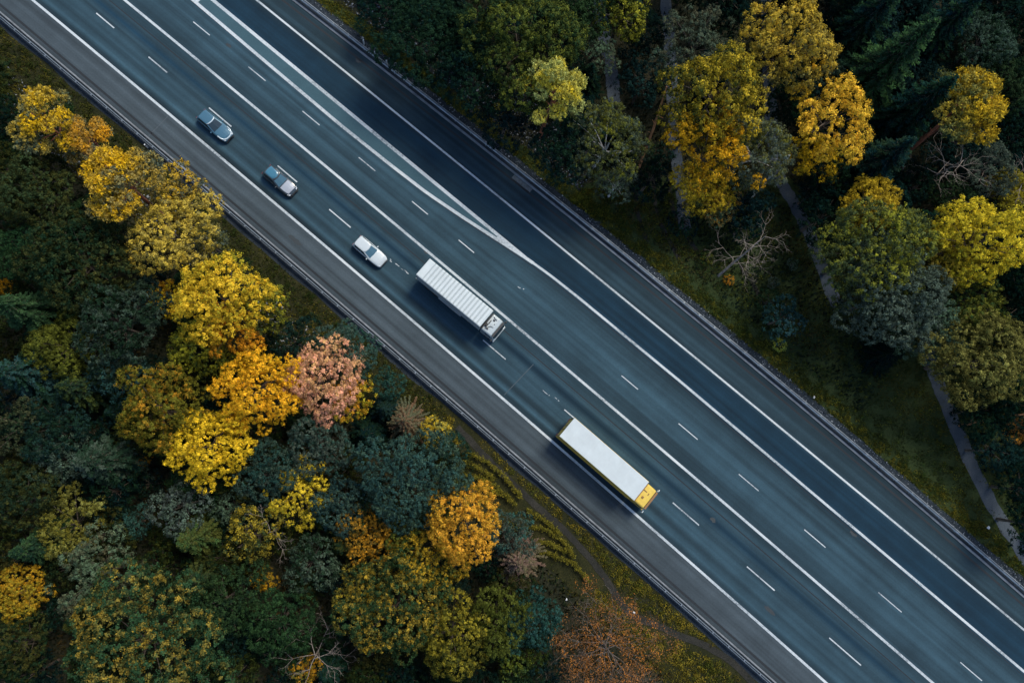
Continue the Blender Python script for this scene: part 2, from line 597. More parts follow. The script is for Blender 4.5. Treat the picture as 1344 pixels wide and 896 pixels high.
dashes("lane_dashes", [(127, 17, 150, 37), (195, 75, 220, 95), (274, 142, 304, 166), (364, 218, 389, 240), (432, 275, 460, 299),
                       (634, 446, 664, 471), (741, 537, 790, 580), (884, 658, 918, 688), (981, 742, 1017, 774), (1088, 837, 1129, 874),
                       (60, -40, 82, -20), (1200, 935, 1240, 970)], DL, .15)
dashes("lane_dashes", [(254, 28.5, 276, 46), (326, 88, 348, 107), (397, 146, 419, 165), (470, 207.5, 492, 225), (541, 264, 561, 282), (601, 316, 622, 332),
                       (816, 492.5, 838, 510), (891, 555, 916, 576), (969.6, 622, 996, 643.5), (1056, 694, 1083.5, 718), (1153, 777, 1183, 803.5), (1260, 869, 1288, 894),
                       (180, -32, 204, -12)], DR, .12)
# worn paint flecks and tar joints
mb = MB()
rr = random.Random(5)
fz = .006
for (x0, y0, x1, y1, k) in ((512, 341, 547, 367, 9), (715, 514, 733, 527, 6), (676, 372, 690, 384, 3)):
    for _ in range(k):
        q = rr.random()
        p = at(x0 + (x1 - x0) * q + rr.uniform(-1.5, 1.5), y0 + (y1 - y0) * q + rr.uniform(-1.5, 1.5))
        u, n_ = un(p)
        a, b = rr.uniform(.06, .22), rr.uniform(.02, .06)
        fz += .0004
        mb.face([xy(u - a, n_ + b, fz), xy(u + a * .8, n_ + b * rr.uniform(.3, 1), fz), xy(u + a, n_ - b, fz), xy(u - a * .7, n_ - b, fz)])
tag(mb.build("worn_marking", M['mark']), kind='structure')
M['tar'] = paint("tar_joint", (.07, .09, .105), .9)
mb = MB()
for (x0, y0, x1, y1) in ((192, 182, 221, 152), (662, 518, 700, 478)):
    a, b = at(x0, y0), at(x1, y1)
    d = (b - a).normalized(); s = Vector((-d.y, d.x, 0)) * .04
    mb.face([a + s + Vector((0, 0, .004)), a - s + Vector((0, 0, .004)), b - s + Vector((0, 0, .004)), b + s + Vector((0, 0, .004))])
tag(mb.build("road_joint", M['tar']), kind='structure')
M['seam'] = paint("dark_seam", (.015, .02, .025), .9)
strip("road_seam", lambda u: R0(u) - 1.02, lambda u: R0(u) - 1.30, .004, M['seam'])
strip("road_seam", lambda u: R5(u) + 1.55, lambda u: R5(u) + 1.28, .004, M['seam'])


strip("road_seam", lambda u: DL(u) * .35 + L2(u) * .65 + .06, lambda u: DL(u) * .35 + L2(u) * .65 - .06, .004, M['seam'], -95, 70)
strip("road_seam", lambda u: L3(u) * .9 + DR(u) * .1 + .05, lambda u: L3(u) * .9 + DR(u) * .1 - .05, .004, M['seam'], -95, 95)
M['stain'] = paint("oil_stain", (.02, .03, .036), .6, var=.3)
M['patch'] = paint("asphalt_patch", (.028, .050, .060), .85, var=.3, scale=2)
for i, (x, y, l_, w_, m_) in enumerate(((612, 395, 0, 0, 0), (936, 682, .5, .32, 'stain'), (470, 80, .45, .3, 'stain'), (388, 316, 1.2, .35, 'stain'), (700, 560, .8, .25, 'stain'), (1010, 800, 1.0, .3, 'stain'), (560, 330, .5, .3, 'stain'), (1120, 700, .7, .3, 'stain'), (300, 60, .6, .25, 'stain'))):
    if not l_: continue
    c_ = at(x, y); u_, n_ = un(c_)
    rs_ = random.Random(i)
    mb = MB()
    mb.face([xy(u_ + l_ * math.cos(a_ * PI / 7) * rs_.uniform(.6, 1.1), n_ + w_ * math.sin(a_ * PI / 7) * rs_.uniform(.6, 1.1), .004) for a_ in range(14)])
    tag(mb.build("oil_stain", M[m_]), kind='structure')

# --- kerbs and guard rails
def kerb(name, fn, wd, h, mat):
    mb = MB()
    us = np.arange(U0, U1 + .01, 3.0)
    rings = []
    for u in us:
        n_ = fn(u)
        rings.append([xy(u, n_ - wd / 2, -.05), xy(u, n_ + wd / 2, -.05), xy(u, n_ + wd / 2 - .02, h), xy(u, n_ - wd / 2 + .02, h)])
    mb.loft(rings)
    return tag(mb.build(name, mat), kind='structure')


kerb("kerb", lambda u: R5(u) + .52, .30, .11, M['concrete'])
kerb("kerb", lambda u: R0(u) - .46, .22, .11, M['concrete'])


def guard_rail(fn, label, mat, both, u0=-95., u1=95.):
    p0 = xy(0, fn(0), 0)
    root = empty("guard_rail", p0)
    tag(root, label, "guard rail")
    prof = [(.0, .45), (.05, .48), (.05, .54), (.0, .58), (.0, .62), (.05, .66), (.05, .72), (.0, .76), (-.02, .76), (-.02, .45)]
    us = np.arange(u0, u1 + .01, 2.5)
    for side in ((1, -1) if both else (1,)):
        mb = MB()
        rings = []
        for u in us:
            n_ = fn(u)
            rings.append([xy(u, n_ + side * (.10 + a), z) - p0 for a, z in prof])
        mb.loft(rings)
        mb.build("beam", mat, root)
    pm = MB()
    pm.box((0, 0, .36), (.10, .13, .84))
    pm.box((.03, 0, .66), (.16, .22, .16))
    me = pm.mesh("post", M['galv'])
    for u in np.arange(u0 + 1, u1, 2.5):
        o = bpy.data.objects.new("post", me)
        COL.objects.link(o)
        o.parent = root
        o.location = xy(u, fn(u), 0) - p0
        o.rotation_euler = (0, 0, ROAD_ANG)
    return root


guard_rail(lambda u: R0(u) + .05, "double steel guard rail along the grey shoulder beside the leafy left forest", M['galv'], True)
guard_rail(lambda u: R5(u) - .02, "pale steel guard rail between the dark exit lane and the grassy field", M['galv_light'], True)


# --- paths
def ribbon(name, pxs, wd, z, mat):
    P = [at(*p) for p in pxs]
    # Catmull-Rom
    Q = []
    for i in range(len(P) - 1):
        a, b, c, d = P[max(i - 1, 0)], P[i], P[i + 1], P[min(i + 2, len(P) - 1)]
        for k in range(8):
            s = k / 8
            Q.append(.5 * ((2 * b) + (c - a) * s + (2 * a - 5 * b + 4 * c - d) * s * s + (3 * b - a - 3 * c + d) * s ** 3))
    Q.append(P[-1])
    mb = MB()
    rn = random.Random(len(pxs))
    E = []
    for i, p in enumerate(Q):
        d = (Q[min(i + 1, len(Q) - 1)] - Q[max(i - 1, 0)]).normalized()
        s = Vector((-d.y, d.x, 0)) * (wd / 2)
        E.append((p + s * rn.uniform(.85, 1.15), p - s * rn.uniform(.85, 1.15)))
    for i in range(len(E) - 1):
        mb.face([(*E[i][0].xy, z), (*E[i][1].xy, z), (*E[i + 1][1].xy, z), (*E[i + 1][0].xy, z)])
    return tag(mb.build(name, mat), kind='structure')


ribbon("path", [(1003, -80), (1006, 0), (1010, 110), (1020, 222), (1042, 266), (1064, 312), (1092, 386), (1100, 400)], 1.7, .002, M['pathm'])
ribbon("path", [(1218, 462), (1228, 495), (1246, 540), (1290, 640), (1344, 728), (1430, 850)], 1.8, .002, M['pathm'])
ribbon("path", [(868, -80), (874, 0), (882, 100), (886, 190), (900, 300)], 1.6, .006, M['pathm'])
ribbon("path", [(775, -60), (790, 30), (802, 95), (806, 135)], 1.7, .004, M['pathm'])
ribbon("mud_track", [(600, 560), (650, 612), (700, 660), (745, 700), (790, 752), (826, 803), (880, 828), (960, 868), (1040, 960)], .8, .004, M['mud'])
for pts in ([(838, 222), (835, 270), (850, 320)], [(858, 215), (862, 280), (892, 340)], [(878, 230), (885, 280), (915, 330)],
            [(972, 348), (990, 375), (1005, 410)]):
    ribbon("wheel_rut", pts, .55, .003, M['mud'])


# ------------------------------------------------------------------ vehicles (x forward, z up)
def heading(fn, u):
    p, q = xy(u - 5, fn(u - 5)), xy(u + 5, fn(u + 5))
    return math.atan2(q.y - p.y, q.x - p.x)


def ring(x, w, zb, zt, crown=.03):
    r = [(x, -w * .90, zb), (x, -w, zb + .14), (x, -w, zb + (zt - zb) * .62), (x, -w * .965, zt - .07), (x, -w * .86, zt - .005), (x, -w * .45, zt + crown * .7), (x, 0, zt + crown)]
    return r + [(x, -y, z) for (x, y, z) in reversed(r[:-1])]


def wheel(parent, x, y, r, wd, dual=False):
    mb = MB()
    n = 22
    pr = [(-.5, .62), (-.5, .93), (-.40, 1.0), (.40, 1.0), (.5, .93), (.5, .62)]
    rings = []
    for a, q in pr:
        rings.append([(math.cos(2 * PI * j / n) * r * q, a * wd, math.sin(2 * PI * j / n) * r * q) for j in range(n)])
    mb.loft(rings, cap=False)
    wo = mb.build("wheel", M['rubber'], parent, smooth=False)
    wo.location = (x, y, r)
    mb = MB()
    mb.cyl((0, 0, 0), r * .62, wd * .7, 'y', 18)
    for k in range(5):
        a = 2 * PI * k / 5
        for sg in (1, -1):
            mb.box((math.cos(a) * r * .33, sg * wd * .37, math.sin(a) * r * .33), (r * .22, .03, r * .22))
    mb.build("rim", M['alloy'], wo)
    return wo


def make_car(name, L, W, paint_m, roof_m, hood_m, label, style):
    root = empty(name, (0, 0, 0))
    tag(root, label, "car", None)
    h = L / 2
    w = W / 2
    hood0 = style['hood']         # x where the windscreen meets the bonnet
    st = [(-h, w * .80, .38, .62), (-h + .06, w * .88, .30, .80), (-h + .25, w * .95, .24, .93), (-h + .9, w, .22, .97), (0, w, .22, .96), (hood0, w * .99, .22, .97),
          (h - 1.0, w * .98, .22, .93), (h - .5, w * .94, .23, .86), (h - .22, w * .86, .26, .76), (h - .06, w * .74, .32, .64), (h, w * .64, .38, .54)]
    mb = MB()
    mb.loft([ring(*s) for s in st])
    # rear and front wheel arches read as dark lips
    body = mb.build("body", paint_m, root, smooth=True)
    # greenhouse
    zt = style['top']
    rb, rt, ft, fb = -h + style['rear'], -h + style['rear'] + style['rake'], style['roof_front'], hood0 + .03
    wb, wt = w * .90, w * .70

    def cabin(k):    # k 0..1 from belt to roof
        x0 = rb + (rt - rb) * k; x1 = fb + (ft - fb) * k
        ww = wb + (wt - wb) * k
        z = .92 + (zt - .05 - .92) * k
        return x0, x1, ww, z
    mb = MB()

    def rr_(x0, x1, ww, z, c=.16):
        return [(x0, -ww + c, z), (x0 + c * .6, -ww, z), (x1 - c, -ww, z), (x1, -ww + c * 1.6, z), (x1 + .07, 0, z), (x1, ww - c * 1.6, z), (x1 - c, ww, z), (x0 + c * .6, ww, z), (x0, ww - c, z), (x0 - .03, 0, z)]
    mb.loft([rr_(*cabin(0)), rr_(*cabin(.5)), rr_(*cabin(1))])
    mb.build("cabin", paint_m, root)
    # roof panel
    mb = MB()
    x0, x1, ww, z = cabin(1)
    mb.loft([rr_(x0 - .04, x1 + .05, ww + .03, z - .02), rr_(x0 - .03, x1 + .04, ww + .02, z + .03), rr_(x0 + .05, x1 - .04, ww - .07, z + .06), rr_(x0 + .3, x1 - .3, ww - .3, z + .075)])
    mb.build("roof", paint_m, root, smooth=True)
    if roof_m is not paint_m:
        mb = MB()
        mb.loft([rr_(x0 + .12, x1 - .10, ww - .10, z + .05), rr_(x0 + .14, x1 - .12, ww - .12, z + .085), rr_(x0 + .4, x1 - .35, ww - .3, z + .095)])
        mb.build("roof_panel", roof_m, root, smooth=True)
    if style.get('rails'):
        for s in (1, -1):
            mb = MB()
            mb.tube([(x0 + .1, s * ww, z + .02), (x0 + .2, s * ww, z + .11), (x1 - .25, s * ww, z + .11), (x1 - .12, s * ww, z + .02)], [.03] * 4, 6)
            mb.build("roof_rail", M['alloy'], root)
    # glazing, 4 mm proud of the cabin
    def panel(name_, pts, nrm, mat=M['glass']):
        mb = MB()
        n_ = Vector(nrm).normalized() * .012
        a = [Vector(p) + n_ for p in pts]
        b = [Vector(p) - n_ * 2 for p in pts]
        mb.loft([b, a])
        mb.build(name_, mat, root)
    for s in (1, -1):
        a0, a1, aw, az = cabin(.12); b0, b1, bw, bz = cabin(.90)
        mid = (a0 + a1) / 2 - .1
        for (p, q) in ((a0 + .30, mid - .05), (mid + .05, a1 - .38)):
            k = lambda x, top: (x + ((b0 - a0) * (1 if x < mid else 0) * .6 + (b1 - a1) * (1 if x > mid + .5 else 0) * .95) * (1 if top else 0))
            panel("side_window", [(p, s * aw, az), (q, s * aw, az), (k(q, 1), s * bw, bz), (k(p, 1), s * bw, bz)], (0, s, .35))
    a0, a1, aw, az = cabin(.06); b0, b1, bw, bz = cabin(.95)
    panel("windscreen", [(a1 - .02, -aw + .13, az), (a1 + .075, 0, az), (a1 - .02, aw - .13, az), (b1 - .02, bw - .10, bz), (b1 + .065, 0, bz), (b1 - .02, -bw + .10, bz)], (1, 0, .8), style['screen'])
    panel("rear_window", [(a0 + .02, aw - .18, az), (a0 - .02, 0, az), (a0 + .02, -aw + .18, az), (b0 - .01, -bw + .12, bz), (b0 - .04, 0, bz), (b0 - .01, bw - .12, bz)], (-1, 0, .5))
    # bonnet panel
    mb = MB()
    hp = []
    for x, ww_, zz in ((hood0 + .12, w * .74, .995), (h - .95, w * .74, .962), (h - .5, w * .68, .89), (h - .30, w * .56, .825)):
        hp.append([(x, -ww_, zz - .03), (x, -ww_, zz - .012), (x, -ww_ * .5, zz + .022), (x, 0, zz + .034), (x, ww_ * .5, zz + .022), (x, ww_, zz - .012), (x, ww_, zz - .03)])
    mb.loft(hp)
    mb.build("bonnet", hood_m, root, smooth=False)
    for s in (1, -1):
        mb = MB()
        mb.loft([[(h - .34, s * w * .62, .74), (h - .34, s * w * .86, .74), (h - .34, s * w * .84, .80), (h - .34, s * w * .62, .81)],
                 [(h - .04, s * w * .52, .60), (h - .10, s * w * .74, .60), (h - .12, s * w * .73, .68), (h - .06, s * w * .52, .69)]])
        mb.build("headlight", M['lamp'], root)
        mb = MB(); mb.box((-h + .07, s * w * .70, .70), (.10, .26, .14)); mb.build("tail_light", M['red_lamp'], root, bevel=.02)
        mb = MB(); mb.box((hood0 - .32, s * (w + .10), 1.0), (.14, .22, .15), taper=(.8, .9)); mb.build("mirror", paint_m, root, bevel=.03)
    mb = MB(); mb.box((h + .01, 0, .52), (.06, W * .48, .16)); mb.build("grille", M['black'], root)
    mb = MB(); mb.box((h - .03, 0, .32), (.18, W * .74, .10)); mb.build("bumper", M['black'], root, bevel=.03)
    mb = MB(); mb.box((-h + .04, 0, .36), (.16, W * .8, .12)); mb.build("bumper", M['black'], root, bevel=.03)
    if style.get('nose'):     # pale band round the front edge
        mb = MB()
        pts = [(hood0 + .55, w * .9, .965), (h - .62, w * .86, .90), (h - .28, w * .68, .80), (h - .14, w * .34, .735), (h - .10, 0, .73)]
        pts = pts + [(x, -y, z) for x, y, z in reversed(pts[:-1])]
        mb.tube(pts, [.085] * len(pts), 6)
        mb.build("front_edge", M['blue_car_trim'], root, smooth=True)
        mb = MB()
        x0, x1, ww, z = cabin(1)
        mb.tube([(x1 - .16, -ww * .96, z + .03), (x1 - .02, -ww * .6, z + .055), (x1 + .03, 0, z + .065), (x1 - .02, ww * .6, z + .055), (x1 - .16, ww * .96, z + .03)], [.075] * 5, 6)
        mb.build("roof_edge", M['blue_car_trim'], root, smooth=True)
    for x in (-h + .82, h - .88):
        for s in (1, -1):
            wheel(root, x, s * (w - .10), .33, .22)
    return root


def put(root, px, py, z, lane):
    p = at(px, py, z)
    u, _ = un(Vector((p.x, p.y, 0)))
    root.location = (p.x, p.y, 0)
    root.rotation_euler = (0, 0, heading(lane, u))


c = make_car("car", 4.75, 1.86, M['blue_car'], M['blue_car'], M['blue_car'],
             "dark blue estate car with a pale rim round its bonnet, hindmost of the three cars", dict(hood=.75, top=1.50, rear=.18, rake=.35, roof_front=-.28, screen=M['glass'], nose=True))
put(c, 281.5, 164, .9, L1)
c = make_car("car", 4.55, 1.88, M['dark_car'], M['blue_roof'], M['silver_car'],
             "dark car with a blue roof and silver bonnet, between the blue and white cars", dict(hood=.62, top=1.58, rear=.14, rake=.28, roof_front=-.22, screen=M['glass_blue']))
put(c, 367, 236.5, .9, L1)
c = make_car("car", 4.45, 1.86, M['white_car'], M['white_car'], M['white_car'],
             "white hatchback with a dark windscreen, following close behind the white truck", dict(hood=.70, top=1.50, rear=.10, rake=.22, roof_front=-.22, screen=M['glass_blue']))
put(c, 485.5, 329.5, .9, L1)


def make_truck(label, Lb, Wb, ribs, body_m, roof_m, cab_m, trim_m, cab_len, cab_h, extras):
    """origin at the middle of the load box on the ground"""
    root = empty("truck", (0, 0, 0))
    tag(root, label, "truck")
    z0, z1 = 1.15, 3.95
    a, b = Lb / 2, Wb / 2
    mb = MB()
    mb.box((0, 0, (z0 + z1 - .06) / 2), (Lb, Wb, z1 - .06 - z0))
    box = mb.build("cargo_box", body_m, root, bevel=.05)
    mb = MB()
    for s in (1, -1):                       # corner posts and door gear on the tail
        mb.box((-a - .012, s * (b - .08), 2.5), (.05, .12, 2.6))
        mb.box((-a - .02, s * .28, 2.5), (.03, .035, 2.4))
    mb.box((-a - .025, 0, 1.22), (.07, Wb * .98, .14))
    mb.build("door_bars", M['chassis'], box)
    mb = MB()
    if ribs:
        nr = ribs
        x0, x1 = -a + .95, a - .1
        pts = [(-a + .02, z1), (x0 - .05, z1)]
        step = (x1 - x0) / nr
        prof = [(-a, z1 - .06), (-a + .05, z1 + .01), (x0 - .06, z1 + .01), (x0 - .03, z1 - .05)]
        for k in range(nr):
            s0 = x0 + k * step
            prof += [(s0 + step * .04, z1 - .09), (s0 + step * .22, z1 + .02), (s0 + step * .80, z1 + .02), (s0 + step * .96, z1 - .09)]
        prof += [(a - .04, z1), (a, z1 - .06)]
        rings = []
        for x, z in prof:
            rings.append([(x, -b - .01, z1 - .14), (x, -b - .01, z - .05), (x, -b + .10, z), (x, b - .10, z), (x, b + .01, z - .05), (x, b + .01, z1 - .14)])
        mb.loft(rings)
        mb.build("roof", roof_m, box)
        for k in range(nr):
            s0 = x0 + k * step
            mb = MB(); mb.box((s0 + step * .02, 0, z1 - .045), (step * .17, Wb - .06, .05)); mb.build("roof_seam", M['seam_grey'], box)
    else:
        mb.box((0, 0, z1 - .02), (Lb + .03, Wb + .03, .11))
        mb.build("roof", roof_m, box, bevel=.03)
        mb = MB()
        for s in (1, -1):
            mb.box((0, s * (b + .012), z1 - .06), (Lb + .06, .05, .10))
            mb.box((0, s * (b + .012), 1.25), (Lb + .06, .05, .16))
        mb.build("edge_rail", extras['rail'], box)
        mb = MB()
        for k in range(1, 9):
            mb.box((-a + Lb * k / 9, 0, z1 + .037), (.03, Wb - .1, .012))
        mb.build("roof_seam", M['white_paint'], box)
    if extras.get('rail'):
        for s in (1, -1):
            mb = MB()
            mb.box((0, s * (b - .02), .84), (Lb * .97, .04, .56))
            mb.build("side_panel", body_m, root)
    # chassis, skirts, wheels
    mb = MB()
    mb.box((.95, 0, .86), (Lb + 1.7, .9, .28)); mb.box((-a + .4, 0, .66), (.12, Wb * .9, .12))
    mb.build("chassis", M['chassis'], root)
    for s in ((1, -1) if not extras.get('rail') else ()):
        mb = MB()
        mb.box((.3, s * (b - .06 + extras.get('skirt', 0)), .86), (Lb * .36, .05, .50))
        mb.build("side_skirt", body_m, root)
    for s in (1, -1):
        mb = MB(); mb.box((-a - .03, s * (b - .25), .92), (.08, .34, .16)); mb.build("tail_light", M['red_lamp'], root)
    for x in (-a + 1.5, -a + 2.8):
        for s in (1, -1):
            wheel(root, x, s * (b - .28), .5, .5)
    xc = a + extras.get('gap', .18)
    # cab: lofted in x, rounded front, raked roof edge
    cw = b * .97

    def cr(x, w_, zb, zt):
        r = [(x, -w_, zb), (x, -w_, zt - .28), (x, -w_ * .96, zt - .09), (x, -w_ * .86, zt), (x, 0, zt + .04)]
        return r + [(x, -y, z) for x, y, z in reversed(r[:-1])]
    mb = MB()
    mb.loft([cr(xc, cw, .55, cab_h), cr(xc + cab_len * .55, cw, .55, cab_h), cr(xc + cab_len * .74, cw * .985, .55, cab_h - .10), cr(xc + cab_len * .90, cw * .95, .5, cab_h - .75), cr(xc + cab_len, cw * .90, .5, cab_h - 1.35), cr(xc + cab_len + .03, cw * .86, .5, 1.15)])
    cab = mb.build("cab", cab_m, root, bevel=.03)
    # windscreen and side glass
    mb = MB()
    xa, xb = xc + cab_len * .775, xc + cab_len * .985
    za, zb = cab_h - .22, cab_h - 1.22
    mb.loft([[(xa + .0, -cw * .84, za), (xb, -cw * .84, zb), (xb + .03, 0, zb), (xb, cw * .84, zb), (xa, cw * .84, za), (xa + .03, 0, za)],
             [(xa + .07, -cw * .84, za + .05), (xb + .07, -cw * .84, zb + .05), (xb + .10, 0, zb + .05), (xb + .07, cw * .84, zb + .05), (xa + .07, cw * .84, za + .05), (xa + .10, 0, za + .05)]])
    mb.build("windscreen", M['glass'], cab)
    for s in (1, -1):
        mb = MB(); mb.box((xc + cab_len * .55, s * cw, cab_h - .75), (cab_len * .42, .03, .62)); mb.build("side_window", M['glass'], cab)
        mb = MB(); mb.box((xc + cab_len * .93, s * (cw + .24), cab_h - .85), (.14, .26, .62)); mb.tube([(xc + cab_len * .85, s * cw * .96, cab_h - .5), (xc + cab_len * .92, s * (cw + .22), cab_h - .5)], [.03, .03], 6)
        mb.build("mirror", extras['mirror'], cab, bevel=.03)
        mb = MB(); mb.box((xc + cab_len + .03, s * cw * .66, .95), (.08, .40, .20)); mb.build("headlight", M['lamp'], cab, bevel=.02)
        wheel(root, xc + cab_len * .55, s * (b - .2), .5, .34)
    mb = MB(); mb.box((xc + cab_len + .05, 0, .62), (.22, cw * 1.96, .34)); mb.build("bumper", extras['bumper'], cab, bevel=.06)
    mb = MB()
    for k in range(4):
        mb.box((xc + cab_len + .06, 0, 1.10 + k * .13), (.05, cw * 1.15, .06))
    mb.build("grille", M['black'], cab)
    # sun visor along the top of the windscreen
    mb = MB()
    mb.box((xc + cab_len * .86, 0, cab_h - .16), (.24, cw * 1.8, .05))
    mb.build("sun_visor", trim_m, cab, bevel=.015)
    return root, cab, xc, cw


TB1 = dict(mirror=M['black'], bumper=M['cream'], gap=.16, skirt=.10)
ph = 3.95
corners = [at(564.2, 338.8, ph), at(545.8, 360.3, ph), at(631, 429, ph), at(646.6, 407.5, ph)]
cen = sum(corners, Vector()) / 4
fw = ((corners[2] + corners[3]) - (corners[0] + corners[1])) / 2
Lb1 = fw.length
Wb1 = max(2.5, ((corners[0] - corners[1]).length + (corners[2] - corners[3]).length) / 2)
print("truck1", Lb1, Wb1)
t1, cab, xc, cw = make_truck("white truck with a ridged load box roof and dark gear on its cab", Lb1, Wb1, 17,
                             M['white_paint'], M['white_paint'], M['cream'], M['black'], 1.95, 3.05, TB1)
t1.location = (cen.x, cen.y, 0)
t1.rotation_euler = (0, 0, math.atan2(fw.y, fw.x))
# roof gear of the white cab
mb = MB()
mb.box((xc + .05, 0, 3.12), (.12, cw * 1.9, .34)); mb.box((xc + .25, -.45, 3.2), (.3, .5, .26), taper=(.7, .7)); mb.box((xc + .55, -.75, 3.13), (.35, .16, .12))
mb.box((xc + .62, .55, 3.12), (.30, .22, .16), taper=(.6, .6)); mb.box((xc + .35, .1, 3.12), (.12, .5, .1)); mb.box((xc + .95, .2, 3.11), (.1, .1, .12))
mb.tube([(xc + .3, .9, 3.06), (xc + .5, .8, 3.2), (xc + .9, .75, 3.1)], [.04] * 3, 6)
mb.tube([(xc + .3, -1.0, 3.06), (xc + .7, -.3, 3.18), (xc + 1.1, -.2, 3.08)], [.035] * 3, 6)
mb.build("roof_gear", M['black'], cab, bevel=.02)

corners = [at(754.4, 548.4, ph), at(734.3, 571.9, ph), at(832.3, 656.5, ph), at(851.5, 632.2, ph)]
cen = sum(corners, Vector()) / 4
fw = ((corners[2] + corners[3]) - (corners[0] + corners[1])) / 2
Lb2 = fw.length
Wb2 = max(2.5, ((corners[0] - corners[1]).length + (corners[2] - corners[3]).length) / 2)
print("truck2", Lb2, Wb2)
TB2 = dict(mirror=M['white_paint'], bumper=M['yellow_cab'], gap=.2, rail=M['yellow_paint'])
t2, cab, xc, cw = make_truck("yellow truck with a smooth pale roof over its long load box", Lb2, Wb2, 0,
                             M['yellow_paint'], M['white_roof'], M['yellow_cab'], M['orange_trim'], 1.9, 3.1, TB2)
t2.location = (cen.x, cen.y, 0)
t2.rotation_euler = (0, 0, math.atan2(fw.y, fw.x))
mb = MB()
mb.box((xc + .03, 0, 3.2), (.10, cw * 1.9, .3)); mb.box((xc + .55, -.35, 3.17), (.26, .26, .10)); mb.box((xc + .35, .45, 3.16), (.5, .10, .08)); mb.box((xc + .9, .35, 3.14), (.12, .3, .07))
mb.build("roof_gear", M['orange_trim'], cab, bevel=.02)


# ------------------------------------------------------------------ small roadside things
M['drain'] = paint('drain_steel', (.085, .105, .12), .8, var=.4)
gp = at(686, 240)
tag(sheet("drain_frame", [gp + UD * 1.5 + ND2 * .5, gp - UD * 1.5 + ND2 * .5, gp - UD * 1.5 - ND2 * .5, gp + UD * 1.5 - ND2 * .5], .004, M['drain']), kind='structure')


def marker_post(px, py, label):
    p = at(px, py)
    root = empty("marker_post", p, ROAD_ANG)
    tag(root, label, "marker post", None)
    mb = MB(); mb.box((0, 0, .5), (.16, .22, 1.0), taper=(.8, .7)); mb.build("post", M['post_white'], root, bevel=.02)
    mb = MB(); mb.box((.07, 0, .8), (.05, .14, .16)); mb.build("reflector", M['black'], root)


marker_post(478, 58, "small white roadside post by the right guard rail, nearest the top edge of three")
marker_post(493, 73, "small white roadside post by the right guard rail, the middle one of three")
marker_post(508, 84, "small white roadside post by the right guard rail, farthest down of three")
marker_post(194, 194, "small white roadside post outside the left rail, opposite the dark blue car")


def litter(px, py, r, label, name, cat):
    bm = bmesh.new()
    bmesh.ops.create_icosphere(bm, subdivisions=2, radius=r)
    rn = random.Random(int(px))
    for v in bm.verts:
        v.co *= rn.uniform(.7, 1.25); v.co.z *= .55
    me = bpy.data.meshes.new(name); bm.to_mesh(me); bm.free()
    me.materials.append(M['litter'])
    o = bpy.data.objects.new(name, me); COL.objects.link(o)
    o.location = at(px, py) + Vector((0, 0, r * .3))
    tag(o, label, cat)


litter(1297, 692, .2, "pale rock on the grass beside the footpath at the lower right", "rock", "rock")
litter(1068, 521, .17, "small white rock on the field next to the pale guard rail", "rock", "rock")
litter(743, 786, .15, "white scrap of litter lying on the dark grass by the mud track", "litter", "litter")
litter(832, 803, .14, "small pale rock at the bend of the mud track", "rock", "rock")


# ------------------------------------------------------------------ vegetation meshes
def unit(a):
    return a / np.maximum(np.linalg.norm(a, axis=-1, keepdims=True), 1e-6)


def cards(c, nrm, lng, wid, rs, long_dir=None):
    """diamond leaves: centres c (n,3), normals nrm (n,3); returns verts, faces"""
    n = len(c)
    if long_dir is None:
        long_dir = rs.normal(size=(n, 3))
    t = unit(long_dir - nrm * np.sum(long_dir * nrm, -1, keepdims=True))
    b = np.cross(nrm, t)
    L = lng[:, None] * .5; W = wid[:, None] * .5
    v = np.stack([c - t * L, c + b * W - t * L * .1, c + t * L, c - b * W - t * L * .1], 1).reshape(-1, 3)
    f = np.arange(n * 4).reshape(n, 4)
    return v, f


def tube_np(mb, a, b, ra, rb, n=6):
    mb.tube([a, b], [ra, rb], n, cap=False)


def sph(n, rs):
    return unit(rs.normal(size=(n, 3)))


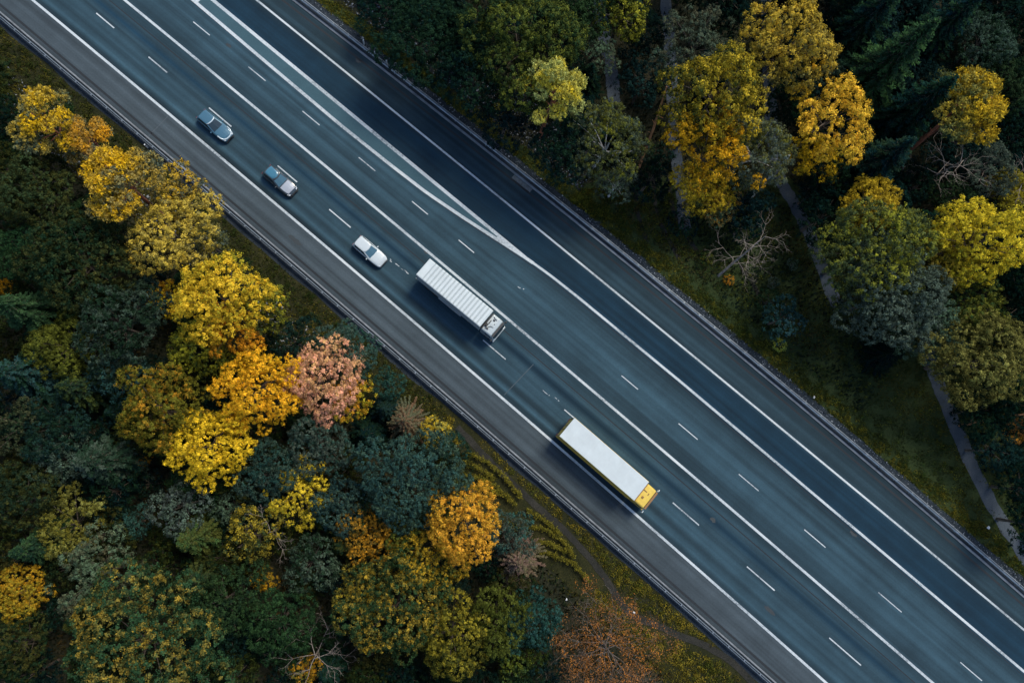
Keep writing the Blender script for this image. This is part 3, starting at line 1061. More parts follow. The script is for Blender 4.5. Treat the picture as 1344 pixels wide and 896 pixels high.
def broadleaf(seed, r, hc, zc, nl, leaf=.27, dens=3.6, per=13, lr=.40, spread=.62, flat=1.0, aspect=.62, tuft=.15, jit=.17):
    """crown of lobes; every lobe carries tufts of leaves over its outer side"""
    rs = np.random.RandomState(seed)
    i = np.arange(nl) + .5
    z = 1 - 1.30 * i / nl
    ph = i * 2.39996 + rs.uniform(0, 6)
    q = np.sqrt(np.maximum(0, 1 - z * z))
    d = np.stack([q * np.cos(ph), q * np.sin(ph), z], 1) + rs.normal(size=(nl, 3)) * jit
    lc = d * np.array([r, r, hc]) * spread * rs.uniform(.72, 1.14, (nl, 1))
    lrad = r * lr * rs.uniform(.62, 1.32, nl)
    lpatch = rs.uniform(0, 1, nl)
    C, Nn, P, T = [], [], [], []
    for k in range(nl):
        m = int(4 * PI * lrad[k] ** 2 * dens)
        s = sph(m, rs)
        bump = 1 + .10 * np.sin(s[:, 0] * 7 + k) * np.sin(s[:, 1] * 8 + 2 * k) + rs.normal(size=m) * .10
        p = lc[k] + s * (lrad[k] * bump)[:, None] * np.array([1, 1, .85 * flat])
        keep = (s[:, 2] > -.45)
        for j in range(nl):
            if j != k:
                keep &= np.linalg.norm((p - lc[j]) / np.array([1, 1, .85 * flat]), axis=1) > lrad[j] * .86
        p, s = p[keep], s[keep]
        m = len(p)
        if m == 0: continue
        tp = np.clip(lpatch[k] * .30 + rs.uniform(0, .52, m) + .28 * np.clip((p[:, 2] / hc + .5) / 1.5, 0, 1), 0, 1)  # accent grows with height: autumn colour, also painting sunlit crown tops into the leaves
        tt = rs.uniform(.1, .85, m)
        off = rs.normal(size=(m * per, 3))
        tsz = np.repeat(rs.uniform(.7, 1.3, m), per)[:, None]
        c = np.repeat(p, per, 0) + off * tuft * tsz
        nn = unit(np.repeat(s, per, 0) * .5 + off * .38 + rs.normal(size=(m * per, 3)) * .30 + np.array([0, 0, .3]))
        C.append(c); Nn.append(nn); P.append(np.repeat(tp, per) + rs.normal(size=m * per) * .07)
        T.append(np.clip(np.repeat(tt, per) + rs.normal(size=m * per) * .22, 0, 1))
    C = np.concatenate(C); Nn = np.concatenate(Nn); P = np.concatenate(P); T = np.concatenate(T)
    C[:, 2] += zc
    sz = leaf * rs.uniform(.65, 1.35, len(C))
    v, f = cards(C, Nn, sz, sz * aspect, rs)
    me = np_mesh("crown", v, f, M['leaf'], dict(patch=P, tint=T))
    # trunk and limbs
    mb = MB()
    tr = .028 * r + .06
    bend = rs.uniform(-.25, .25, 2)
    pts = [(0, 0, -.1), (bend[0] * .4, bend[1] * .4, zc * .45), (bend[0], bend[1], zc), (bend[0], bend[1], zc + hc * .5)]
    mb.tube(pts, [tr * 1.35, tr, tr * .7, tr * .2], 8)
    for k in range(0, nl, max(1, nl // 9)):
        e = lc[k] + np.array([0, 0, zc])
        s0 = np.array([bend[0] * .8, bend[1] * .8, zc * rs.uniform(.6, .95)])
        mid = (s0 + e) / 2 + np.array([0, 0, .3])
        mb.tube([s0, mid, e], [tr * .45, tr * .3, tr * .1], 6, cap=False)
    return me, mb.mesh("trunk", M['bark'])


def pine(seed, r, h, n):
    """irregular clumps of fine needles on the top of a tall trunk"""
    rs = np.random.RandomState(seed)
    C, Nn, P, T = [], [], [], []
    mb = MB()
    top = np.array([rs.uniform(-.4, .4), rs.uniform(-.4, .4), h])
    mb.tube([(0, 0, -.1), (top[0] * .3, top[1] * .3, h * .4), (top[0] * .7, top[1] * .7, h * .75), tuple(top)], [.27, .21, .15, .05], 8)
    for k in range(n):
        a = k * 2.4 + rs.uniform(-.5, .5)
        q = r * math.sqrt((k + .6) / n) * rs.uniform(.80, 1.0) * .88
        zc = h * (1.0 - .30 * (q / r) ** 1.3) + rs.uniform(-.9, .4)
        ce = np.array([math.cos(a) * q, math.sin(a) * q, zc])
        s0 = np.array([top[0] * .7, top[1] * .7, zc - .12 * h - .35 * q])
        mb.tube([s0, (s0 + ce) / 2 + np.array([0, 0, -.15]), ce], [.10, .07, .02], 6, cap=False)
        lr = r * rs.uniform(.19, .34)
        m = int(70 * lr * lr)
        s = sph(m, rs)
        p = ce + s * lr * rs.uniform(.55, 1.06, (m, 1)) * np.array([1, 1, .62])
        keep = s[:, 2] > -.55
        p, s = p[keep], s[keep]; m = len(p)
        per = 18
        c = np.repeat(p, per, 0) + rs.normal(size=(m * per, 3)) * .10
        nn = unit(np.repeat(s, per, 0) * .4 + rs.normal(size=(m * per, 3)) * .8 + np.array([0, 0, .3]))
        C.append(c); Nn.append(nn)
        lp = rs.uniform(0, 1)
        P.append(np.repeat(np.clip(.50 * lp + rs.uniform(0, .25, m) + .22 * (s[:, 2] + 1) / 2, 0, 1), per))  # accent favours clump tops: sunlight put into the needle colour besides random variation
        T.append(np.clip(np.repeat(rs.uniform(.2, .8, m), per) + rs.normal(size=m * per) * .2, 0, 1))
    C = np.concatenate(C); Nn = np.concatenate(Nn)
    sz = .23 * rs.uniform(.7, 1.3, len(C))
    v, f = cards(C, Nn, sz, sz * .40, rs)
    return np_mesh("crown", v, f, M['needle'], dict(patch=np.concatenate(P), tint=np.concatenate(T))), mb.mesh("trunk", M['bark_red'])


def spruce(seed, r, h, whorls=24, nb=8, dens=1.0, droop=.35, full=1.0):
    rs = np.random.RandomState(seed)
    C, D, Nn, Ln, P, T = [], [], [], [], [], []
    mb = MB()
    mb.tube([(0, 0, -.1), (0, 0, h * .5), (0, 0, h)], [.24, .15, .02], 7)
    for k in range(whorls):
        t = k / (whorls - 1)
        z = h * (.12 + .86 * t)
        rad = r * (1 - t) ** .78 + .12
        off = rs.uniform(0, 6)
        for b in range(nb):
            a = off + 2 * PI * b / nb + rs.normal() * .16
            L = rad * rs.uniform(.72, 1.14)
            dr = np.array([math.cos(a), math.sin(a), 0])
            sd = np.array([-math.sin(a), math.cos(a), 0])
            pr = rs.uniform(0, 1)
            n = max(3, int(L / .17 * dens))
            q = (np.arange(n) + .4) / n
            pz = z + .22 * L * (1 - q) * 0 - droop * L * q ** 1.4 + .10 * L * np.maximum(0, q - .75)
            pc = dr[None] * (L * q)[:, None]; pc[:, 2] = pz
            if L > .9:
                mb.tube([(0, 0, z), tuple(dr * L * .5 + np.array([0, 0, z - droop * L * .38])), tuple(dr * L * .96 + np.array([0, 0, z - droop * L]))], [.035, .025, .008], 4, cap=False)
            tw = (.16 + .34 * L * np.sqrt(np.maximum(0, 1 - q)) * .55) * full
            for sg in (1, -1):
                d = dr * .75 + sg * sd * .8
                d = d[None] + rs.normal(size=(n, 3)) * .12; d[:, 2] -= .25
                d = unit(d)
                for rep in range(2):
                    ll = tw * rs.uniform(.7, 1.25, n)
                    C.append(pc + d * (ll * .5)[:, None] + rs.normal(size=(n, 3)) * .05)
                    D.append(d); Ln.append(ll)
                    Nn.append(unit(np.array([0, 0, 1.0])[None] + rs.normal(size=(n, 3)) * .4))
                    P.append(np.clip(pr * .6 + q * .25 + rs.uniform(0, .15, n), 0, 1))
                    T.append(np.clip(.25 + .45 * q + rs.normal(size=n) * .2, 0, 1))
    C = np.concatenate(C); D = np.concatenate(D); Nn = np.concatenate(Nn); Ln = np.concatenate(Ln)
    v, f = cards(C, Nn, Ln * 1.15 + .08, .09 + Ln * .16, rs, D)
    return np_mesh("crown", v, f, M['needle'], dict(patch=np.concatenate(P), tint=np.concatenate(T))), mb.mesh("trunk", M['bark'])


def bare(seed, h, r, mat, depth_=4, lean=(0, 0), start=.35, up=.35, nb=9, thin=1.0):
    """leafless tree: trunk with long arching limbs and twigs"""
    rn = random.Random(seed)
    mb = MB()
    top = Vector((lean[0], lean[1], h))
    P = [Vector((0, 0, -.1)), top * .35 + Vector((rn.uniform(-.2, .2), rn.uniform(-.2, .2), 0)), top * .7, top]
    mb.tube(P, [.19, .15, .10, .03], 7)

    def limb(p, d, L, ra, lv):
        n = 5
        pts = [p]
        q = p.copy(); dd = d.copy()
        for k in range(n):
            dd = (dd + Vector((rn.uniform(-.22, .22), rn.uniform(-.22, .22), rn.uniform(-.16, .16)))).normalized()
            q = q + dd * (L / n)
            pts.append(q.copy())
        mb.tube(pts, [ra * .85 * (1 - .82 * i / n) for i in range(n + 1)], 5 if lv else 6, cap=False)
        if lv < depth_ - 1:
            for k in range(4 if lv == 0 else 3):
                i = rn.randint(2, n)
                sgn = 1 if k % 2 else -1
                ax = Vector((0, 0, 1))
                e = (dd + dd.cross(ax) * sgn * rn.uniform(.5, 1.0) + Vector((0, 0, rn.uniform(-.1, .3)))).normalized()
                limb(pts[i], e, L * rn.uniform(.35, .6), ra * .5, lv + 1)
    for k in range(nb):
        t = start + (1 - start) * (k + .3) / nb
        a = k * 2.4 + rn.uniform(-.3, .3)
        d = Vector((math.cos(a), math.sin(a), up)).normalized()
        limb(top * t, d, r * (1.15 - .55 * t) * rn.uniform(.8, 1.1), .07 * thin, 0)
    return mb.mesh("branches", mat)


def shrub_like(seed, r, n):
    """small plant: tufts of leaves on short stems"""
    return broadleaf(seed, r, r * .75, r * .85, n, leaf=.20, dens=5, per=10, lr=.48, spread=.6, tuft=.11)


def withered(seed, r, hc, zc):
    """half bare head: fans of grey twigs with loose tufts of dead leaves"""
    c, t0 = broadleaf(seed, r, hc, zc, 46, leaf=.17, dens=3.0, per=11, lr=.22, spread=.80, tuft=.24, aspect=.3)
    t = bare(seed, zc + hc * .2, r * .95, M['bark_dead'], 4, (0, 0), .30, .25, 22, .6)
    return c, t


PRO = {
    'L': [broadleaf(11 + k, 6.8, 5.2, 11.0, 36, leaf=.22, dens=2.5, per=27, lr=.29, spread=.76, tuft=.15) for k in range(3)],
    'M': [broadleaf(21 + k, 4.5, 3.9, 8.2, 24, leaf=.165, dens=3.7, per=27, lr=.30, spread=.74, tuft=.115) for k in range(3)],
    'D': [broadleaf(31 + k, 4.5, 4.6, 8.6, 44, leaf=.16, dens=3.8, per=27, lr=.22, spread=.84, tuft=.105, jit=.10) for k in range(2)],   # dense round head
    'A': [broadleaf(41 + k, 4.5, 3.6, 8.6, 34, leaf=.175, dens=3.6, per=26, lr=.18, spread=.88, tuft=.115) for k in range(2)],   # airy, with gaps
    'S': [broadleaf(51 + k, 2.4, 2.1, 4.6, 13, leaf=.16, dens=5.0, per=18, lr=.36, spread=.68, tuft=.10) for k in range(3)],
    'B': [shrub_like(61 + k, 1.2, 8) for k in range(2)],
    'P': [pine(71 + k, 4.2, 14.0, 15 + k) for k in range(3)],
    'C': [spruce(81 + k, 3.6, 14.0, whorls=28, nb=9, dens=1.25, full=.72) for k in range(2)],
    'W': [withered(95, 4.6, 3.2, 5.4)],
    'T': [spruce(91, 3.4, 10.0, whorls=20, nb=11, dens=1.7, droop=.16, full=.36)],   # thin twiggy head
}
RAD = dict(L=6.8, M=4.5, D=4.5, A=4.5, S=2.4, B=1.2, P=4.2, C=3.6, T=3.4, W=4.6)
CZ = dict(L=13.5, M=10.2, D=11.0, A=10.4, S=5.6, B=1.4, P=13.0, C=9.0, T=8.0, W=6.2)      # height at which the outline is widest from above
for k, v in PRO.items():
    print(k, [len(a.polygons) for a, b in v])

YEL = (.78, .54, .035); GOLD = (.78, .51, .024); AMB = (.62, .29, .022); ORA = (.58, .18, .022)
OLI = (.15, .15, .022); YG = (.34, .29, .03); DG = (.014, .036, .018); TEAL = (.018, .052, .046); DTEAL = (.007, .026, .027)
GG = (.062, .088, .064); GR = (.085, .13, .085); LIME = (.26, .27, .07); PINK = (.74, .43, .26); BRN = (.16, .085, .05); GB = (.092, .088, .052)
MG = (.036, .070, .026); OG = (.060, .068, .016); BG = (.036, .088, .074); PYEL = (.50, .33, .06)
dk = lambda c: tuple(x * 1.12 for x in c)
DG, TEAL, GG, MG, OG, BG, GR, GB = map(dk, (DG, TEAL, GG, MG, OG, BG, GR, GB))
rng = random.Random(99)
PLANTED = []


def tree(px, py, r, kind, col, acc, amt, label, name="broadleaf_tree", cat="tree", group=None, h=1.0, bark_m=None, sq=1.0, rz=None, hold=None):
    """px, py, r: middle and radius of the crown as it looks in the photograph"""
    s = 1.0
    for _ in range(3):
        z = CZ[kind] * s * h
        p = at(px, py, z)
        s = (r * depth(p) / F) / RAD[kind]
    crown_m, trunk_m = PRO[kind][rng.randrange(len(PRO[kind]))]
    root = empty(name, (p.x, p.y, -.05), rng.uniform(0, 6.28) if rz is None else rz)
    root.scale = (s, s * sq, s * h)
    tag(root, label, cat, group)
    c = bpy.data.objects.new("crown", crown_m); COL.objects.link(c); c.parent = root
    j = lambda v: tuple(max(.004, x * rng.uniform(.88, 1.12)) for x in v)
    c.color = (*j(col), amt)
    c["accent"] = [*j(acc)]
    tmat = trunk_m
    t = bpy.data.objects.new("trunk", trunk_m); COL.objects.link(t); t.parent = root
    if bark_m:
        t.material_slots[0].link = 'OBJECT'
        t.material_slots[0].material = bark_m
    PLANTED.append((p.x, p.y, r * depth(p) / F, z))
    return root


def bare_tree(px, py, h, r, mat, label, seed, lean=(0, 0), nb=9, start=.35, up=.35, depth_=4, name="bare_tree", thin=.85):
    p = at(px, py, 0)
    root = empty(name, (p.x, p.y, -.05))
    tag(root, label, "bare tree")
    o = bpy.data.objects.new("branches", bare(seed, h, r, mat, depth_, lean, start, up, nb, thin)); COL.objects.link(o); o.parent = root
    return root


M['bark_brown2'] = bark('bark_grey_brown', (.20, .16, .13), (.09, .07, .055))
T = tree
W_ = M['bark_white']
# ---- left forest, upper part
T(46, 150, 48, 'P', GR, (.76, .42, .018), .50, "golden pine crown by the left edge, highest yellow crown on the left", "pine_tree")
T(106, 172, 38, 'P', GR, (.70, .40, .02), .45, "small golden pine between the two larger golden pines at upper left", "pine_tree")
T(146, 228, 58, 'P', GR, (.76, .43, .02), .52, "golden pine with a reddish bare trunk showing through its crown, upper left", "pine_tree", h=1.1)
T(226, 244, 38, 'S', GG, YEL, .36, "grey-green tree with yellow tips right of the red-trunked golden pine")
T(220, 303, 58, 'M', (.19, .20, .08), (.70, .51, .06), .55, "pale yellow tree above the big yellow tree on the left", sq=.9)
T(275, 318, 28, 'S', GG, OLI, .3, "grey-green tree at the verge, right of the pale yellow tree")
T(45, 250, 46, 'M', OG, MG, .45, "olive green tree below the golden pines at the left edge")
T(98, 340, 64, 'L', OG, DG, .45, "wide dark olive tree left of the pale yellow tree")
T(20, 330, 40, 'M', DG, MG, .3, "dark green tree at the left edge beside the wide olive tree")
T(3, 375, 12, 'S', GOLD, AMB, .3, "small golden tree cut off by the left edge")
T(218, 388, 27, 'S', AMB, YEL, .4, "small orange tree tucked left of the big yellow tree")
T(286, 388, 62, 'D', (.24, .24, .03), YEL, .66, "big bright yellow tree, tallest on the left, orange in its lower middle", h=1.15)
T(302, 425, 40, 'A', YG, AMB, .60, "orange patchy tree in front of the big bright yellow tree", h=1.35)
T(345, 405, 31, 'S', MG, YG, .45, "green tree with yellow tips on the road side of the big yellow tree", h=1.6)
T(262, 455, 42, 'D', MG, YG, .5, "yellow-green tree directly below the big bright yellow tree")
T(334, 505, 54, 'D', (.40, .33, .02), GOLD, .72, "round golden tree left of the pink tree, rounder one of the two golden trees", h=1.1)
T(269, 582, 51, 'D', (.36, .31, .02), (.78, .52, .03), .68, "round golden tree lower left of the other round golden tree", h=1.1)
T(200, 535, 56, 'D', OLI, AMB, .12, "olive tree with an orange tip left of the two round golden trees")
T(420, 494, 50, 'D', PINK, (.62, .38, .16), .35, "salmon pink tree beside the verge", h=1.05, sq=1.15, rz=0)
T(452, 458, 40, 'M', BG, GG, .4, "blue-green tree behind the salmon pink tree, next to the verge")
T(460, 522, 32, 'S', YG, AMB, .4, "yellow-green tree on the road side of the salmon pink tree", h=1.2)
T(148, 425, 58, 'M', GG, DG, .5, "grey-green tree left of the big bright yellow tree")
T(190, 395, 30, 'S', GG, TEAL, .5, "small grey-green tree above the grey-green tree on the left")
T(155, 487, 36, 'S', TEAL, BG, .4, "blue-green small tree above the olive tree with the orange tip")
T(25, 405, 46, 'C', DG, MG, .4, "dark spruce near the left edge below the wide olive tree", "spruce_tree")
T(78, 455, 44, 'M', OG, OLI, .5, "olive tree beside the dark spruces at the left edge")
T(20, 490, 44, 'C', DG, TEAL, .4, "dark spruce at the left edge, lower of the left-edge spruces", "spruce_tree")
T(98, 510, 36, 'C', DG, OG, .3, "dark spruce below the olive tree on the left", "spruce_tree")
T(62, 560, 44, 'M', TEAL, DG, .5, "dark blue-green tree left of the olive tree with the orange tip")
T(15, 560, 42, 'A', GB, DG, .4, "brown-grey tree at the left edge at mid height")
T(72, 600, 36, 'S', GR, GG, .5, "pale grey-green small tree above the big spruce on the left")
T(125, 605, 50, 'C', GG, DG, .5, "broad grey-green spruce in the lower-left forest", "spruce_tree", h=.9)
T(178, 606, 16, 'S', AMB, OLI, .4, "small orange-brown tree left of the lower golden tree")
# ---- left forest, lower part
T(22, 655, 46, 'M', OG, DG, .5, "dark olive tree at the left edge above the yellow one")
T(84, 688, 42, 'A', LIME, OLI, .5, "lime green tree in the dark part of the lower-left forest")
T(166, 690, 26, 'S', TEAL, BG, .5, "small round blue-green tree right of the lime green tree")
T(236, 666, 38, 'S', GG, GR, .5, "grey-green tree below the lower golden tree")
T(305, 665, 26, 'S', GG, GR, .4, "small grey tree left of the yellow tree in the left forest")
T(252, 708, 38, 'C', MG, OG, .4, "small green spruce in the middle of the lower-left forest", "spruce_tree")
T(122, 758, 54, 'A', GB, GR, .5, "brown-grey airy tree above the big mottled tree")
T(18, 782, 36, 'M', AMB, YG, .45, "yellow-orange tree cut off by the left edge, low in the picture")
T(178, 848, 88, 'L', (.036, .072, .034), (.40, .22, .035), .20, "very large green tree mottled with orange at the lower left")
T(330, 702, 36, 'S', MG, YG, .4, "green tree below the small grey tree")
T(345, 762, 17, 'S', AMB, OLI, .3, "small orange tree alone among dark trees in the lower-left forest")
T(392, 648, 40, 'A', YG, YEL, .6, "yellow airy tree between the golden trees and the orange tree")
T(348, 622, 42, 'M', GG, TEAL, .4, "grey-green tree right of the lower golden tree")
T(420, 585, 42, 'M', BG, GG, .5, "blue-green tree below the salmon pink tree")
T(540, 628, 62, 'L', GG, BG, .5, "large grey-green tree at the verge in the middle")
T(588, 660, 34, 'M', GG, OLI, .4, "grey-green tree joining the large grey-green tree")
T(478, 702, 38, 'M', MG, AMB, .40, "green tree with orange patches left of the orange crown")
T(448, 662, 38, 'M', TEAL, GG, .4, "dark green tree above the orange-patched tree")
T(530, 690, 34, 'M', MG, OLI, .4, "green tree between the grey-green and the orange crowns")
T(612, 688, 52, 'D', YG, (.66, .36, .04), .72, "orange-yellow tree beside the hedge rows, brightest low on the left", h=1.2)
T(560, 738, 42, 'M', MG, (.62, .38, .03), .38, "yellow tree with orange flecks below the orange-yellow tree", h=1.1)
T(518, 800, 62, 'L', (.036, .072, .026), (.54, .34, .03), .16, "large green tree flecked orange at the lower middle")
T(478, 775, 40, 'M', MG, (.50, .34, .03), .38, "green tree flecked orange left of the larger flecked tree")
T(596, 838, 50, 'M', OG, (.34, .28, .03), .30, "yellow-green tree at the bottom, right of the large flecked tree")
T(655, 815, 42, 'M', (.13, .14, .03), OG, .4, "lime tree left of the dark blue-green tree at the bottom")
T(700, 822, 38, 'D', TEAL, BG, .4, "dark blue-green round tree at the bottom beside the dark grass")
T(678, 872, 26, 'S', MG, OLI, .4, "small green tree at the bottom below the dark blue-green tree")
T(668, 702, 32, 'S', BG, GG, .4, "small blue-green tree behind the brown withered tree")
T(680, 738, 44, 'T', (.15, .11, .07), GB, .4, "brown withered conifer seen from above, pale top in its middle", "withered_tree", bark_m=M['bark_dead'], h=.8)
T(800, 856, 76, 'W', (.13, .075, .05), (.42, .16, .035), .42, "large orange-brown half bare tree at the bottom by the mud track", "withered_tree", bark_m=M['bark_brown2'], h=.8)
T(532, 552, 33, 'T', BRN, GB, .35, "brown half bare tree at the verge beside a small yellow tree", "withered_tree", bark_m=M['bark_dead'], h=.8)
T(570, 566, 20, 'S', YEL, LIME, .4, "small yellow-green tree at the verge beside the brown half bare tree")
T(594, 586, 24, 'S', TEAL, DG, .4, "small dark green tree at the verge above the hedge rows")
T(505, 505, 22, 'S', TEAL, BG, .4, "small dark blue-green tree at the verge right of the pink tree")
T(400, 880, 22, 'S', AMB, OLI, .4, "small orange tree at the bottom edge in the dark forest")
T(20, 850, 40, 'M', DG, OG, .4, "dark tree in the bottom left corner")
T(290, 790, 46, 'M', DG, MG, .4, "dark green tree right of the very large mottled tree")
T(362, 820, 46, 'M', DG, MG, .4, "dark green tree in the darkest part of the lower-left forest")
T(408, 740, 36, 'S', DG, GG, .4, "dark tree right of the lone small orange tree")
T(255, 765, 36, 'C', DG, OG, .3, "dark spruce above the right side of the mottled tree", "spruce_tree")
T(40, 720, 36, 'C', DG, MG, .3, "dark spruce above the yellow-orange tree at the left edge", "spruce_tree")
bare_tree(425, 842, 7, 4.2, M['bark_dead'], "bare tree with thin branches low in the dark left forest", 3)
bare_tree(372, 690, 7, 3.2, M['bark_dead'], "bare grey branches below the yellow airy tree", 5, nb=7)

# ---- right forest along the top
T(565, 45, 60, 'L', DTEAL, DG, .5, "large blue-black tree nearest the road at the top", h=.8)
T(505, -2, 36, 'M', DTEAL, DG, .4, "blue-black tree at the top edge beside the road", h=.8)
T(622, 98, 48, 'M', DTEAL, DG, .4, "blue-black tree left of the lime pine")
T(690, 42, 76, 'L', (.026, .048, .022), OLI, .32, "large green tree with ochre tips at the top middle")
T(732, 105, 48, 'P', (.40, .42, .13), YEL, .35, "lime green pine with a yellow edge standing out of the dark trees", "pine_tree", h=1.2)
T(782, 62, 30, 'A', GB, GR, .5, "small grey-brown tree right of the lime pine")
T(800, 180, 52, 'D', GG, OLI, .35, "round grey-green tree with a white trunk by the upper path", h=1.0, bark_m=W_)
T(812, 238, 26, 'S', GG, GR, .4, "small grey-green tree below the round grey-green tree", bark_m=W_)
T(742, 195, 42, 'M', DTEAL, DG, .4, "dark tree below the lime pine")
T(820, 12, 36, 'S', OG, YG, .3, "olive tree at the top edge left of the paths")
T(770, 12, 40, 'M', DG, MG, .4, "dark green tree at the top edge beside the large ochre-tipped tree")
T(920, 45, 46, 'A', GB, GG, .5, "grey-brown tree above the big yellow-green tree")
T(880, 82, 26, 'S', GR, GG, .4, "small grey tree left of the big yellow-green tree")
T(952, 112, 70, 'D', (.055, .082, .02), (.54, .44, .03), .38, "big yellow-green tree at the upper right", h=1.15)
T(940, 190, 56, 'A', OG, (.62, .37, .02), .55, "orange-yellow tree below the big yellow-green tree", h=1.25)
T(926, 240, 38, 'M', OLI, YEL, .5, "yellow tree at the foot of the yellow group on the right", h=1.1)
T(948, 268, 26, 'S', GR, AMB, .35, "small grey-yellow tree below the yellow group")
T(1045, 48, 60, 'M', (.15, .17, .06), (.58, .48, .05), .52, "pale yellow feathery tree at the top right", h=1.15)
T(1003, 188, 48, 'D', (.13, .17, .12), OLI, .35, "grey tree with a leaning white trunk over the footpath", bark_m=W_, h=1.2)
T(1105, 145, 57, 'A', (.60, .44, .03), (.84, .60, .05), .62, "brightest golden tree on the right, airy, beside the dark spruces", h=1.15)
T(1078, 200, 34, 'A', OLI, GOLD, .55, "smaller golden tree below the brightest golden tree")
T(1098, 88, 24, 'S', GG, GR, .4, "small grey-green tree above the brightest golden tree")
T(1180, 70, 58, 'C', DG, MG, .35, "tall dark spruce right of the brightest golden tree", "spruce_tree", h=1.0)
T(1215, 130, 50, 'C', DG, DTEAL, .4, "dark spruce left of the pine with the red trunk", "spruce_tree", h=.9)
T(1150, 15, 50, 'C', DTEAL, DG, .4, "dark spruce at the top edge right of the pale yellow tree", "spruce_tree", h=.95)
T(1250, 25, 46, 'C', DTEAL, DG, .4, "dark spruce at the top edge near the corner", "spruce_tree", h=.95)
T(1165, 205, 50, 'C', DTEAL, DG, .4, "dark spruce below the other spruces, right of the footpath", "spruce_tree", h=.85)
T(1298, 50, 42, 'M', DG, GG, .4, "dark grey-green tree near the top right corner")
T(1330, 110, 36, 'M', DG, MG, .4, "dark green tree at the right edge near the top")
T(1290, 130, 54, 'P', (.13, .14, .06), (.64, .40, .03), .52, "yellow pine with a bare leaning red trunk near the right edge", "pine_tree", h=1.05)
T(1240, 112, 22, 'S', GG, LIME, .4, "small grey-green tree left of the yellow pine", h=1.3)
T(1308, 216, 38, 'A', GR, GG, .5, "pale grey tree below the yellow pine at the right edge")
T(1335, 250, 32, 'M', OLI, YG, .5, "olive-yellow tree at the right edge above the bright yellow one")
T(1255, 255, 30, 'M', DG, MG, .3, "dark tree between the bare branches and the pale grey tree")
T(1156, 325, 66, 'L', (.055, .08, .042), YG, .26, "large green tree with yellow-green tips by the footpath", h=1.1)
T(1150, 262, 40, 'M', YG, YEL, .35, "yellow-green tree on the upper edge of the large green tree", h=1.15)
T(1182, 385, 66, 'L', GG, GR, .40, "large grey-green tree right of the footpath")
T(1298, 310, 56, 'D', (.18, .19, .03), YEL, .62, "bright yellow tree at the right edge", h=1.15)
T(1248, 330, 50, 'M', OG, YG, .5, "yellow-green tree left of the bright yellow tree at the right edge")
T(1232, 432, 44, 'M', GG, GR, .4, "grey-green lumpy tree below the yellow-green ones on the right")
T(1205, 420, 36, 'M', GG, MG, .4, "grey-green tree at the footpath beside the lumpy tree")
T(1298, 470, 64, 'L', OG, LIME, .32, "large olive green tree at the right edge below the grey-green trees")
T(1290, 405, 42, 'M', MG, OLI, .4, "green tree between the bright yellow and the large olive tree")
T(1335, 395, 34, 'M', DTEAL, DG, .4, "blue-black tree at the right edge beside the green ones")
T(1030, 417, 30, 'S', TEAL, BG, .3, "dark round shrub-like tree alone on the field", h=.7)
T(1012, 395, 16, 'B', DG, MG, .4, "low dark bush touching the dark round tree on the field", "bush", "bush")
T(1340, 560, 22, 'S', AMB, BRN, .4, "orange-brown tree at the right edge beside the lower footpath")
T(1338, 505, 24, 'S', MG, DG, .4, "small green tree at the right edge above the orange-brown one")
T(958, 367, 7, 'B', OLI, AMB, .4, "small orange bush at the foot of the bare tree on the field", "bush", "bush")
T(930, 339, 9, 'B', MG, OLI, .3, "small green bush left of the bare tree on the field", "bush", "bush")
T(1042, 346, 8, 'B', GG, MG, .3, "small grey-green bush right of the bare tree on the field", "bush", "bush")
T(1016, 371, 8, 'B', GG, TEAL, .3, "small blue-green bush above the dark round tree on the field", "bush", "bush")
T(1025, 452, 9, 'B', LIME, YG, .4, "small lime bush below the dark round tree on the field", "bush", "bush")
T(900, 290, 20, 'B', DTEAL, DG, .3, "low dark bush at the wheel ruts below the yellow group", "bush", "bush")
T(868, 205, 18, 'B', DG, TEAL, .3, "low dark bush beside the leaning orange pole", "bush", "bush")
T(655, 142, 8, 'B', LIME, YG, .4, "small lime bush on the stony slope beside the road", "bush", "bush")
bare_tree(943, 362, 8.0, 3.9, M['bark_dead'], "bare pale tree leaning over the field beside the right forest", 12, lean=(3.0, 3.2), nb=14, start=.3, up=.1, thin=.7)
bare_tree(1190, 252, 11, 5.6, M['bark_dead'], "bare tree with pale branches in front of the dark spruces", 17, lean=(.3, .3), nb=13, up=.25, depth_=3)
bare_tree(1282, 268, 9.5, 4.4, M['bark_dead'], "bare pale branches under the pale grey tree at the right edge", 21, nb=10, up=.3, depth_=3)


def pole(a, ha, b, hb, r, mat, label, name, cat):
    p, q = at(*a, ha), at(*b, hb)
    if p.z > 0:
        p = p - (q - p) * (p.z / (q.z - p.z))
    root = empty(name, p)
    tag(root, label, cat)
    mid = (p + q) / 2 + Vector((.15, .1, .2))
    mb = MB(); mb.tube([Vector(), mid - p, q - p], [r, r * .8, r * .45], 8)
    o = mb.build("trunk", mat, root)
    rn = random.Random(int(a[0]))
    for k in range(3):
        s = (mid - p) * (.9 + .2 * k); d = Vector((rn.uniform(-1, 1), rn.uniform(-1, 1), .6)).normalized()
        mb = MB(); mb.tube([s, s + d * .7], [r * .35, r * .12], 5); mb.build("stub", mat, root)
    return root


